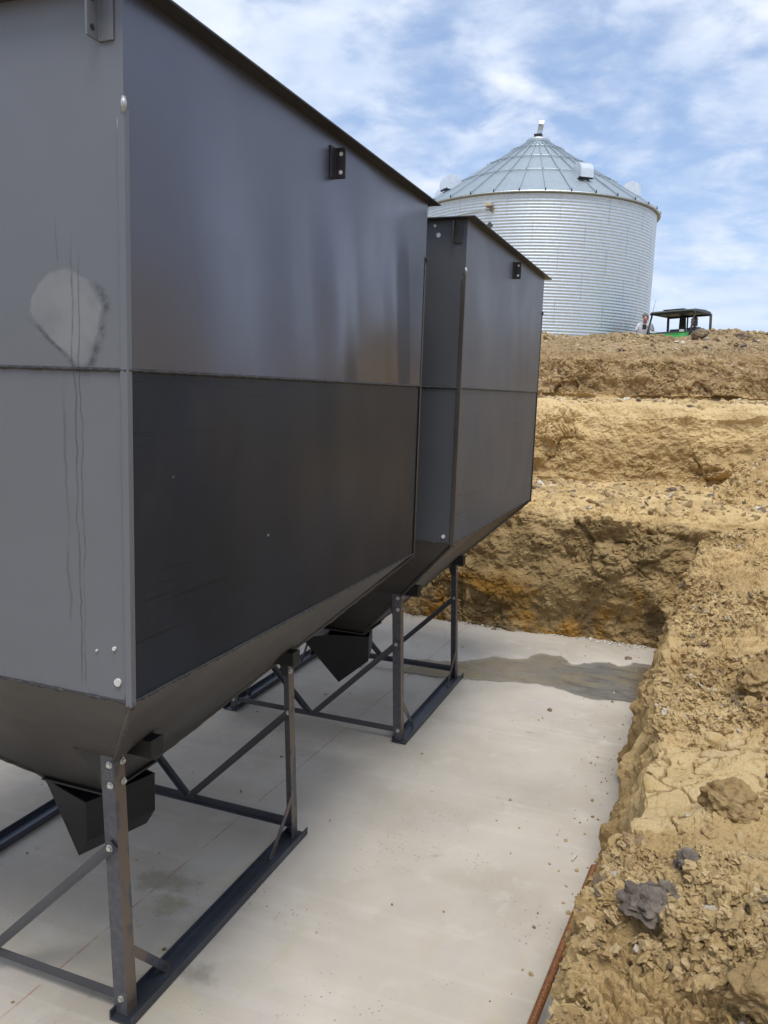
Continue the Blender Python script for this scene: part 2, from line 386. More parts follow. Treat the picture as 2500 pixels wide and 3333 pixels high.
def concrete():
    t = NT('concrete'); x, y, z = t.xyz()
    n1 = t.noise(.9, 5, .55, dist=.3); n2 = t.noise(5, 6, .6); n3 = t.noise(60, 4, .6)
    col = t.mix(t.ss(n1, .35, .65), (.415,.375,.315), (.52,.476,.41))
    col = t.mix(t.ss(t.noise(1.7, 4, .6, vec=t.map(loc=(3,1,0))), .5, .7, 0, .6), col, (.475,.43,.40))
    col = t.mix(t.ss(n2, .52, .72, 0, .5), col, (.55,.52,.465))
    tr = t.noise(1.0, 4, .6, vec=t.map((.12, 9, 1), rot=(0,0,.08)))         # screed / trowel passes
    col = t.mix(t.ss(tr, .55, .68, 0, .28), col, (.56,.53,.475)); col = t.mix(t.ss(tr, .45, .33, 0, .25), col, (.44,.42,.385))
    # yellow-brown wash stains and grey oily spots
    st = t.math('MULTIPLY', t.ss(t.noise(2.4, 6, .65, vec=t.map((1.6,.8,1), rot=(0,0,.6), loc=(2,5,0)), dist=.5), .56, .68), t.ss(y, 4.2, 3.2))
    col = t.mix(t.math('MULTIPLY', st, .5), col, (.47,.42,.30))
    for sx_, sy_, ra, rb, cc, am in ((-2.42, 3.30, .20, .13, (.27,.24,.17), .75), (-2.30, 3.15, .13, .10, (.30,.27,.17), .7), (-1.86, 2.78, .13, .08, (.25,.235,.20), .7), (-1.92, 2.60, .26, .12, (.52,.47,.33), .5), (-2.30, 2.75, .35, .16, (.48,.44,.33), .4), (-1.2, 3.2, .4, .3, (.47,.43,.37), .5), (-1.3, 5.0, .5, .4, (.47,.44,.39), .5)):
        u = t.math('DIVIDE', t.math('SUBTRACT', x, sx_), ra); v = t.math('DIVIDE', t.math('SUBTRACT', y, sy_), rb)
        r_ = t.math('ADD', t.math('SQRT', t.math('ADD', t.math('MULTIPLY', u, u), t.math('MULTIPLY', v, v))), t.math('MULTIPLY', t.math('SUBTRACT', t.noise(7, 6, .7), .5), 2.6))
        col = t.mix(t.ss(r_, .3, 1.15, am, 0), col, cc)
    st2 = t.ss(t.noise(3.6, 6, .7, vec=t.map(loc=(8,1,0))), .63, .72, 0, .6); col = t.mix(st2, col, (.27,.25,.20))
    # small exposed aggregate, denser near the front
    v = t.vor(46, vec=t.map((1,1,.2)), rnd=1); vc = t.vor(46, vec=t.map((1,1,.2)), out='Color')
    sp = t.n.new('ShaderNodeSeparateColor'); t.t.links.new(vc, sp.inputs[0])
    pk = t.ss(sp.outputs[0], .74, .78); dens = t.ss(t.noise(1.2, 4, .6, vec=t.map(loc=(0,4,0))), .46, .66)
    spk = t.math('MULTIPLY', t.math('MULTIPLY', t.ss(v, .20, .30, 1, 0), pk), dens)
    col = t.mix(t.math('MULTIPLY', spk, .65), col, (.22,.19,.155))
    # snapped red chalk line
    lx = t.math('ADD', -2.47, t.math('MULTIPLY', t.math('SUBTRACT', y, 2.0), .0355))
    d = t.math('ABSOLUTE', t.math('SUBTRACT', x, lx))
    ln = t.math('MULTIPLY', t.ss(d, .002, .007, .65, 0), t.ss(t.noise(9, 4, .7), .36, .55))
    col = t.mix(ln, col, (.33,.14,.10))
    # pale edge where the pour meets the clay
    rg = t.ss(n2, .3, .7, .62, .85)
    nb = t.bump(t.noise(140, 4, .6), .0025, .5); nb = t.bump(tr, .006, .4, nb)
    return t.fin(col, rg, 0, nb, .3)
M_CONC = concrete()
def puddle():
    t = NT('wet_film'); x, y, z = t.xyz(); n = t.noise(1.7, 5, .6, vec=t.map((1,1.6,1)), dist=.9)
    at = t.n.new('ShaderNodeAttribute'); at.attribute_name = 'film'; d = t.math('ADD', at.outputs['Fac'], t.math('MULTIPLY', t.math('SUBTRACT', t.noise(14, 5, .65), .5), .07))
    col = t.mix(t.ss(x, -1.9, -.7), (.30,.265,.20), (.19,.185,.17))
    col = t.mix(t.ss(n, .45, .65, 0, .5), col, (.30,.235,.14)); col = t.mix(t.math('MULTIPLY', t.ss(t.noise(4, 5, .6, vec=t.map((1,2.4,1))), .48, .68, 0, .75), t.ss(x, -1.5, -.8)), col, (.085,.09,.092))
    col = t.mix(t.ss(x, -.42, -.2), col, (.17,.125,.07))
    rg = t.math('ADD', t.ss(d, .02, .14, .45, .04), t.ss(t.noise(2.5, 4, .6, vec=t.map(loc=(4,1,0))), .36, .56, .30, 0))
    al = t.math('MULTIPLY', t.ss(d, -.01, .035), t.ss(t.noise(2.2, 5, .6, vec=t.map((1,1.8,1), loc=(1,1,0))), .34, .52, .55, .92))
    t.set(t.b.inputs['Alpha'], al); return t.fin(col, rg, 0, None, .5)
M_PUD = puddle()
def galv(name, base, rough, metal=.9, seams=False):
    t = NT(name); v = t.vor(14, out='Color'); sp = t.n.new('ShaderNodeSeparateColor'); t.t.links.new(v, sp.inputs[0])
    col = t.mix(sp.outputs[0], tuple(c*.94 for c in base), tuple(min(1, c*1.05) for c in base))
    col = t.mix(t.ss(t.noise(1.1, 5, .6, vec=t.map((1,1,.3))), .45, .75, 0, .25), col, tuple(c*.78 for c in base))
    return t.fin(col, rough, metal)
M_GALV = galv('galvanised_wall', (.60,.66,.70), .44)
M_ROOF = galv('galvanised_roof', (.37,.43,.47), .50, .75)
M_VENT = galv('galvanised_vent', (.78,.81,.83), .36)
M_DARK = flat('dark_rubber', (.02,.021,.022), .55)
M_PLAST = flat('utv_roof_plastic', (.055,.065,.06), .5)
M_GREEN = flat('green_paint', (.03,.26,.045), .3, 0, .1)
M_YEL = flat('yellow_paint', (.75,.55,.03), .4)
M_SKIN = flat('skin', (.50,.27,.19), .55, 0, .12)
M_WSHIRT = flat('white_shirt', (.78,.78,.84), .85, 0, .12, 8)
M_GSHIRT = flat('slate_shirt', (.055,.085,.10), .85, 0, .15, 8)
M_JEAN = flat('jeans', (.06,.08,.14), .85)
M_HAIR = flat('brown_hair', (.07,.042,.026), .7)
M_CAP = flat('grey_cap', (.10,.105,.10), .8)
def wood():
    t = NT('brown_handle'); n = t.noise(4, 5, .6, vec=t.map((30,30,1.5)))
    return t.fin(t.mix(t.ss(n, .35, .65), (.13,.052,.018), (.27,.115,.042)), .38, 0, t.bump(n, .002, .3))
M_WOOD = wood()
M_SHALE = flat('grey_shale', (.125,.102,.082), .95, 0, .45, 18)
M_STONE = flat('pale_stone', (.55,.50,.43), .85, 0, .2, 12)
M_BROCK = flat('brown_boulder', (.19,.14,.09), .92, 0, .35, 6)

# ------------------------------------------------------------------ hopper tanks
W, L = 2.45, 2.58
ZB, ZS, ZT = 1.655, 2.635, 3.64
def ring(mb, hx, hy, z0, z1, t=.006):
    """four plate walls with mitred corners, as one closed shell"""
    o = [(-hx,-hy),(hx,-hy),(hx,hy),(-hx,hy)]; i = [(-hx+t,-hy+t),(hx-t,-hy+t),(hx-t,hy-t),(-hx+t,hy-t)]
    vs = [(x,y,z0) for x,y in o] + [(x,y,z1) for x,y in o] + [(x,y,z0) for x,y in i] + [(x,y,z1) for x,y in i]
    fs = []
    for k in range(4):
        n = (k+1) % 4
        fs += [(k,n,n+4,k+4), (8+n,8+k,12+k,12+n), (k+4,n+4,n+12,k+12), (n,k,k+8,n+8)]
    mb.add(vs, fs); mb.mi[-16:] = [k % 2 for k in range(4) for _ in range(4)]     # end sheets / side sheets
def bead(mb, p0, p1, r, step=.012, jit=.35, seed=0):
    rr = random.Random(seed); p0 = Vector(p0); p1 = Vector(p1); n = max(2, int((p1-p0).length/step))
    pts = []; rs = []
    for i in range(n+1):
        p = p0.lerp(p1, i/n); pts.append(p + Vector((rr.uniform(-1,1), rr.uniform(-1,1), rr.uniform(-1,1)))*r*.12); rs.append(r*(1 + rr.uniform(-jit, jit)))
    mb.tube(pts, rs, 6)
def bolt(parent, p, d, r=.010, name='bolt'):
    d = Vector(d).normalized(); mb = MB(); p = Vector(p)
    mb.tube([p, p + d*.0025], r*1.45, 14); mb.tube([p + d*.0025, p + d*.011], r, 6)
    return mb.build(name, M_BOLT, parent)

# stroke digits for the chalk mark: polylines in a unit box
DIG = {'5': [[(.9,1),(.15,1),(.1,.58),(.6,.6),(.9,.38),(.75,.08),(.1,.02)]], '3': [[(.1,.95),(.75,1),(.85,.75),(.4,.55),(.9,.35),(.75,.05),(.1,.05)]]}
def tank(x0, y0, boot, label, first):
    T = empty('hopper_tank', (x0, y0, 0), label=label, category='hopper tank', group='black steel hopper tanks')
    hx, hy = W/2, L/2
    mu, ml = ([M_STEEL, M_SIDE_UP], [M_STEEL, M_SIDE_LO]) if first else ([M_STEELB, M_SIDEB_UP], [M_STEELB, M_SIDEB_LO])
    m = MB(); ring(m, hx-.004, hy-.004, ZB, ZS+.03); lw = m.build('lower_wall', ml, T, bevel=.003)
    m = MB(); ring(m, hx, hy, ZS, ZT); uw = m.build('upper_wall', mu, T, bevel=.003)
    for k, (a, b) in enumerate((((-hx,-hy),(hx,-hy)), ((hx,-hy),(hx,hy)), ((hx,hy),(-hx,hy)), ((-hx,hy),(-hx,-hy)))):
        m = MB(); bead(m, (a[0]*.9995,a[1]*.9995,ZS-.003), (b[0]*.9995,b[1]*.9995,ZS-.003), .0055, seed=k); m.build('weld_seam', M_WELD, uw, smooth=True)
    # top rim: angle iron turned outwards
    m = MB(); f = .058; t = .007
    for s in (-1, 1):
        m.box(-hx-f, hx+f, s*hy if s > 0 else -hy-f, hy+f if s > 0 else -hy, ZT-t, ZT)
        m.box(s*hx if s > 0 else -hx-f, hx+f if s > 0 else -hx, -hy, hy, ZT-t, ZT)
    m.build('top_rim', M_FLANGE, T, bevel=.0015)
    m = MB(); m.box(-hx+.004, hx-.004, -hy+.004, hy-.004, ZT-.006, ZT-.002)
    m.build('lid', M_FLANGE, T)
    # corner trim up to z = 3.32
    for sx in (-1, 1):
        for sy in (-1, 1):
            m = MB(); q = Vector((sx*(hx+.0035), sy*(hy+.0035), 0))
            m.angle(q + Vector((0,0,ZB-.012)), q + Vector((0,0,3.322)), (-sx,0,0), (0,-sy,0), .022, .003)
            tr = m.build('corner_trim', mu[0] if (first and sy < 0) else M_HOP, T, bevel=.003)
            m = MB(); bead(m, q + Vector((-sx*.023,sy*-.002,ZB)), q + Vector((-sx*.023,sy*-.002,3.30)), .0026, .03, .5, 31)
            m.build('weld_seam', mu[0] if (first and sy < 0) else M_FLANGE, tr, smooth=True)
            m = MB(); m.tube([q + Vector((sx*-.004,sy*-.004,3.31)), q + Vector((sx*.001,sy*.001,3.335)), q + Vector((sx*-.004,sy*-.004,3.35))], [.006,.0085,.006], 10)
            m.build('grind_spot', M_SPOT if sy < 0 else M_WELD, tr, smooth=True)
    # hopper
    m = MB(); o = .18; zo = .62; t = .006
    A = [(-hx,-hy,ZB),(hx,-hy,ZB),(hx,hy,ZB),(-hx,hy,ZB)]; B = [(-o,-o,zo),(o,-o,zo),(o,o,zo),(-o,o,zo)]
    C = [(x*.995,y*.995,z+.002) for x,y,z in A]; D = [(x*.95,y*.95,z) for x,y,z in B]
    fs = []
    for k in range(4):
        n = (k+1) % 4; fs += [(k+4,n+4,n,k), (12+n,12+k,8+k,8+n), (k,n,8+n,8+k), (n+4,k+4,12+k,12+n)]
    m.add(A + B + C + D, fs); hp = m.build('hopper', M_HOP, T)
    m = MB(); bead(m, (hx-.002,-hy+.002,ZB-.003), (hx-.002,hy-.002,ZB-.003), .004, .014, .8, 5); bead(m, (-hx,-hy+.002,ZB-.003), (hx,-hy+.002,ZB-.003), .004, .014, .8, 6)
    m.build('weld_seam', M_WELD, hp, smooth=True)
    for sx in (-1, 1):
        for sy in (-1, 1):
            m = MB(); bead(m, (sx*hx,sy*hy,ZB-.01), (sx*o,sy*o,zo), .010 , .03, .25, 9); m.build('weld_seam', M_HOP, hp, smooth=True)
    m = MB(); m.box(-o-.02, o+.02, -o-.02, o+.02, zo-.012, zo-.002); m.build('outlet_ring', M_FLANGE, hp)
    # two lifting clips on each wall
    def clip(p, out, al, name='lifting_clip'):
        """out: wall normal; al: direction along the wall from the standing leg to the welded leg"""
        m = MB(); p = Vector(p); m.angle(p - Vector((0,0,.062)), p + Vector((0,0,.062)), al, out, .052, .006)
        c = m.build(name, M_FLANGE if not (first and out[1] < -.5) else M_STEEL2, T, bevel=.0015)
        for dz in (-.036, .036):
            for sgn in (1, -1):
                m = MB(); q = p + Vector(out)*.031 + Vector((0,0,dz)); a = Vector(al)
                m.tube([q + a*(.0064 if sgn > 0 else -.0004), q + a*(.0068 if sgn > 0 else -.0008)], .0085, 14)
                m.build('clip_hole', M_WHITE if abs(out[0]) > .5 else M_DARK, c)  # pale discs stand in for bright sky showing through the holes
    zc = 3.525
    clip((hx+.0005, 3.222-3.1723, zc), (1,0,0), (0,-1,0)); clip((hx-.078, -hy-.0005, zc+.03), (0,-1,0), (1,0,0))
    clip((-hx-.0005, 0, zc), (-1,0,0), (0,1,0)); clip((hx-.078, hy+.0005, zc), (0,1,0), (1,0,0))
    # support frame ------------------------------------------------
    lw_, lt = .065, .0065
    xt, xb = hx-.537, hx-.487
    yn, yf = -hy+.560, hy-.490
    for sx in (-1, 1):                                   # channel skids
        c = sx*(hx-.493); m = MB(); xo, xi, h, t = hx-.438, hx-.550, .042, .007
        sec = [(0,0),(xo-xi,0),(xo-xi,h),(xo-xi-t,h),(xo-xi-t,t),(t,t),(t,h),(0,h)]
        a = Vector((sx,0,0)); p = Vector((sx*xi,0,.004))
        m.sweep(sec, p + Vector((0,yn-.035,0)), p + Vector((0,yf+.035,0)), a, (0,0,1)); m.build('skid_channel', M_CHAN, T, bevel=.002)
    zl0, zl1 = .0115, 1.150
    for sx in (-1, 1):
        for sy, yy in ((-1, yn), (1, yf)):
            m = MB(); a = Vector((-sx,0,0)); b = Vector((0,-sy,0))
            m.angle((sx*xb,yy,zl0), (sx*xt,yy,zl1), a, b, lw_, lt); lg = m.build('leg', M_LEGT, T, bevel=.0015)
            def P(z, u, v, off=0):                        # point on the leg: u along the x flange, v along the y flange
                f = (z-zl0)/(zl1-zl0); return Vector((sx*(xb+(xt-xb)*f - u), yy - sy*v, z))
            for z in (1.10, 1.015):
                bolt(lg, P(z, .020, -.0005), (0,sy,0)); bolt(lg, P(z, -.0005, .050), (sx,0,0))
            bolt(lg, P(.085, .026, -.0005), (0,sy,0))
            if sy < 0 and sx > 0:
                m = MB(); x = .010
                for ch in '53':
                    for pl in DIG[ch]:
                        pts = [P(1.038+.034*q[1], x+.018*(1-q[0]) if False else .052-x-.016*q[0] + 0, -.0008) for q in pl]
                        m.tube(pts, .0011, 5)
                    x += .020
                m.build('chalk_mark', M_CHALK, lg, label='chalk number 53 written below the leg bolts')
            # mount block: short square tube stub welded to the hopper beside the leg, closed with an end plate
            m = MB(); s = .075; zc_ = 1.135; hxz = xt + (zc_-1.128)*.0; yb = yy - sy*(.150); x1 = hx-.445
            m.box(min(sx*(x1-.20), sx*x1), max(sx*(x1-.20), sx*x1), yb-s/2, yb+s/2, zc_-s/2, zc_+s/2)
            m.box(min(sx*x1, sx*(x1+.006)), max(sx*x1, sx*(x1+.006)), yb-s/2-.004, yb+s/2+.004, zc_-s/2-.004, zc_+s/2+.004)
            m.build('mount_block', M_BOOT, T, bevel=.002)
            m = MB()                                      # gusset plate behind the leg top on the end face
            gx0, gx1 = xt-.185, xt-.015; yz = lambda z: sy*(hy-(ZB-z)*(hy-.18)/(ZB-.62)) + sy*.004
            pts = [(gx1,1.135),(gx0,1.15),(gx0+.01,1.10),(gx1-.07,1.05),(gx1-.045,.97),(gx1,.96)]
            yo = yy - sy*lt*1.15
            vs = [(sx*px,yo,pz) for px,pz in pts] + [(sx*px,yo-sy*.005,pz) for px,pz in pts]; n = len(pts)
            vs = [(v[0], yz(v[2]) if k in (1,2,7,8) else v[1], v[2]) for k, v in enumerate(vs)]
            m.add(vs, [tuple(range(n)), tuple(range(2*n-1, n-1, -1))] + [(i,(i+1)%n,(i+1)%n+n,i+n) for i in range(n)])
            m.build('gusset', M_FLANGE, T)
    for sy, yy in ((-1, yn), (1, yf)):                    # cross beams and V braces at each end
        m = MB(); zb_ = .068; bw = .042; yi = yy - sy*(lt+.0008)
        m.angle((-(xb-.006),yi,zb_), (xb-.006,yi,zb_), (0,0,1), (0,-sy,0), bw, .005); m.build('cross_beam', M_LEG, T, bevel=.0015)
        for sx in (-1, 1):
            yo = yy + sy*.004 if sy < 0 else yy - sy*(lt+.005)
            yo = yy - .0055 if sy < 0 else yi - .003
            p0 = Vector((sx*(xt-.012), yo, .755)); p1 = Vector((sx*.015, yo if sy > 0 else yo-.0, .105))
            d = (p1-p0).normalized(); nrm = Vector((0,-1,0)); a = d.cross(nrm).normalized()
            m = MB(); m.sweep([(-.021,0),(.021,0),(.021,.005),(-.016,.005),(-.016,.026),(-.021,.026)] if a.z > 0 else [(-.021,0),(.021,0),(.021,.026),(.016,.026),(.016,.005),(-.021,.005)], p0 - d*.02, p1, a, nrm)
            br = m.build('diagonal_brace', M_LEG, T)
            bolt(br, p0 + nrm*.0055 + d*.004, nrm, .0105)
    for sx in (-1, 1):                                    # knee braces leg to skid
        for sy, yy in ((-1, yn), (1, yf)):
            m = MB(); x = sx*(xb-.012); p0 = Vector((x, yy-sy*.055, .272)); p1 = Vector((x, yy-sy*.30, .012))
            d = (p1-p0).normalized(); n_ = Vector((sx,0,0)); a = d.cross(n_)
            m.sweep([(-.019,-.0025),(.019,-.0025),(.019,.0025),(-.019,.0025)], p0, p1, a, n_); m.build('knee_brace', M_LEGT, T)
    # auger boot: swivelled trough hanging below the outlet
    rot, prof, ln = boot
    be = empty('boot_pivot', (0,0,0)); bpy.data.objects.remove(be)
    m = MB(); n = len(prof); t = .004
    inn = []
    cxp = sum(p[0] for p in prof)/n; czp = sum(p[1] for p in prof)/n
    h = ln/2
    vs = [(a,-h,z) for a,z in prof] + [(a,h,z) for a,z in prof]
    fs = [(i, i+1, i+1+n, i+n) for i in range(n-1)]        # open top between last and first
    fs = [tuple(reversed(f)) for f in fs] + [tuple(range(n)), tuple(range(2*n-1, n-1, -1))]
    m.add(vs, fs)
    bo = m.build('boot', M_BOOT, T, (0,0,.572), (0,0,rot))
    sol = bo.modifiers.new('solid', 'SOLIDIFY'); sol.thickness = .005; sol.offset = 0
    m = MB()
    rim = [(prof[0][0],-h),(prof[0][0],h),(prof[-1][0],h),(prof[-1][0],-h)]
    for k in range(4):
        a, b = rim[k], rim[(k+1)%4]; m.bar((a[0],a[1],0), (b[0],b[1],0), .009, .012)
    m.build('boot_rim', M_BOOT, bo, bevel=.001)
    return T
T1 = tank(-2.724, 3.1723, (math.radians(-16), [(.175,0),(.175,-.20),(.105,-.30),(-.175,0)], .40),
     'nearest big black steel hopper tank with drip marks on its front face', True)
T2 = tank(-2.6075, 6.1655, (math.radians(17), [(.165,0),(.165,-.205),(-.075,-.40),(-.40,-.03),(-.175,0)], .38),
     'farther black steel hopper tank standing behind the big near one', False)

# extra marks on the near tank
for x, z, r, tk in ((1.165, 1.815, .006, T1), (1.176, 1.712, .012, T1), (1.10, 1.80, .003, T1), (1.02, 3.60, .009, T2), (1.045, 3.545, .014, T2), (.96, 3.605, .005, T2), (1.16, 1.695, .012, T2)):
    q = MB(); q.tube([(x,-L/2+.006,z),(x,-L/2-.0025,z)], r, 16); q.build('bolt_plug', M_WHITE, tk)

# ------------------------------------------------------------------ earth: the right bank
def spaced(a, b, f):
    r = [a]
    while r[-1] < b: r.append(r[-1] + f(r[-1]))
    return np.array(r)
EY = np.array([-9,0,1.5,2.04,2.35,2.6,2.78,2.95,3.1,3.3,3.56,4.1,4.8,5.8,7,8.2,9.2,10.5,12])
EX = np.array([-.30,-.24,-.18,-.165,-.18,-.175,-.18,-.15,-.08,-.08,-.07,-.06,-.06,-.05,.0,.09,.17,.3,.3])
EZ = np.array([.85,.9,.9,.9,.9,.92,.93,.93,.91,.90,.90,.92,.93,.94,.97,1.02,1.12,1.36,1.43])
def plates(q, f, gap=.10, lo=0.0):
    """broken soil: every cell is a chunk at its own height and tilt, with a dark gap round it"""
    d1, d2, idn = cells(q*f); g = lo + (1-lo)*sstep(0, gap, d2-d1)
    i2 = np.mod(idn*37.31, 1)
    return (idn*.75 + .35*(1-d1) + .3*(i2-.5)*np.sin(q[:,0]*f*2+idn*40))*g
def clod_height(q, rough):
    big = plates(q + 3.3, 5.2, .2, .75); mid = plates(q + 9.1, 12.5, .22, .45); sm = plates(q*np.array([1,1,1]) + 1.7, 30, .3)
    return rough*(.050*big*sstep(.2, 1.0, rough) + .042*mid) + (.12+.88*rough)*.022*sm
def bank():
    ys = np.concatenate([np.linspace(-9, 1.5, 40)[:-1], spaced(1.5, 9.0, lambda y: .0017*(y+.9)), np.linspace(9.02, 12.2, 110)])
    # across: wall part (k in -1..0), then top
    kw = np.linspace(0, 1, 34)
    top = np.concatenate([spaced(0, 1.0, lambda x: .0046 + .003*x)[1:], spaced(1.02, 3.6, lambda x: .035)[1:], np.array([4.2,5,6.5,9,12.5])])
    ex = np.interp(ys, EY, EX); ez = np.interp(ys, EY, EZ)
    toe = -.225 + .15*sstep(5.6, 8.2, ys) + .085*sstep(2.7, 3.1, ys)*(1-sstep(3.8, 4.6, ys))
    m, n = len(ys), len(kw) + len(top)
    P = np.zeros((m, n, 3)); P[:,:,1] = ys[:,None]
    wx = toe[:,None] + (ex-toe)[:,None]*(kw[None]**1.8); wz = -.06 + (ez+.06)[:,None]*kw[None]
    P[:,:34,0] = wx; P[:,:34,2] = wz
    tx = ex[:,None] + top[None]
    rise = .09*sstep(0, .5, top)[None] + .04*np.sin(tx*2 + ys[:,None]*.9)*sstep(.3, 1, top)[None]
    terr = 1.45*sstep(2.6, 3.4, tx) + .9*sstep(5, 6.6, tx) + .35*sstep(8, 12, tx)
    tz = ez[:,None] + rise + terr
    cr = np.random.default_rng(21)
    CL = [(cr.uniform(-.02, .95), cr.uniform(4.3, 8.6), cr.uniform(.07, .17), cr.uniform(.04, .10)) for _ in range(26)] + [(cr.uniform(.1, .7), cr.uniform(2.0, 2.9), cr.uniform(.05, .10), cr.uniform(.03, .07)) for _ in range(10)]
    # heap of spoil on the bench near the far corner
    for hx_, hy_, hr, hh in ((.95, 11.0, .5, .55), (.35, 10.3, .35, .16), (1.5, 10.4, .5, .35), (.62, 4.9, .30, .12), (.45, 2.35, .34, .10), (.30, 3.15, .17, .085), (.12, 7.0, .25, .05), (.5, 6.6, .35, .10), (.55, 8.6, .4, .1)) + tuple(CL):
        tz = tz + hh*np.exp(-((tx-hx_)**2 + (ys[:,None]-hy_)**2)/(hr*hr))
    tz = tz - .12*np.exp(-((tx-.20)**2 + (ys[:,None]-1.95)**2)/.03)
    P[:,34:,0] = tx; P[:,34:,2] = tz
    # round the lip
    N = normals(P)
    if N[m//2, -8, 2] < 0: N = -N
    for _ in range(6):                                    # soften normals across the lip
        N[:,1:-1] = (N[:,:-2] + 2*N[:,1:-1] + N[:,2:]); N /= np.linalg.norm(N, axis=2, keepdims=True)
    Q = P.reshape(-1, 3); nn = N.reshape(-1, 3)
    x, y, z = Q.T
    wallm = (1 - sstep(.6, .88, z/np.interp(y, EY, EZ)))
    mask = fbm(Q*np.array([1.6,1.1,1.6]) + 5, 4) + .55*(1-sstep(2.3, 2.9, y))
    # smooth dried clay pan between y = 2.95 and 4.3, clods elsewhere
    pan = sstep(2.95, 3.2, y + .25*mask - .55*(x-.05)) * (1 - sstep(3.95, 4.35, y + .35*mask)) * (1-sstep(.50, .75, x + .2*mask))
    rough = np.clip(.80 + 1.0*mask, .12, 1.35)*(1 - .93*pan)
    rough *= np.where(x > 3.7, .5, 1)
    rough = np.maximum(rough*(1 - .25*wallm), .55*wallm); d0w = wallm*(.045*plates(Q*np.array([1,1,.7]) + 4.4, 4.2, .15, .6) - .02 + .012*ridged(Q*12, 3))
    wq = Q + .05*np.stack([perlin(Q*7), perlin(Q*7 + 31), perlin(Q*7 + 77)], 1)
    d = .055*fbm(Q*2.1, 3) + .028*(1-.6*pan)*fbm(Q*6 + 4, 4) + clod_height(wq, rough) - .03*rough
    d += (1-.8*pan)*.005*ridged(Q*26, 3)
    # vertical digger marks on the wall
    d += d0w
    d += wallm*(.05*fbm(Q*np.array([2.5,2.5,.9]) + 2, 4))
    # drying cracks in the pan
    cq = Q*np.array([6.5,6.5,1]) + .16*np.stack([perlin(Q*9), perlin(Q*9 + 20), perlin(Q*0)], 1)*3
    c1, c2, _ = cells(np.stack([cq[:,0], cq[:,1], np.zeros(len(cq))], 1))
    gate = sstep(-.45, .05, perlin(Q*3 + 50))
    d -= .034*pan*gate*(1 - sstep(.01, .085, c2-c1))
    far = sstep(9.3, 10.2, y)
    Q2 = Q + nn*d[:,None]
    P2 = Q2.reshape(m, n, 3)
    global PAN; PAN = pan
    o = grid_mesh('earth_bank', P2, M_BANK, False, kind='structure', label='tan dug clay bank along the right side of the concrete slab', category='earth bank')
    at = o.data.attributes.new('dry_crust', 'FLOAT', 'POINT'); at.data.foreach_set('value', PAN.astype(np.float32))
    return P2
BP = bank()

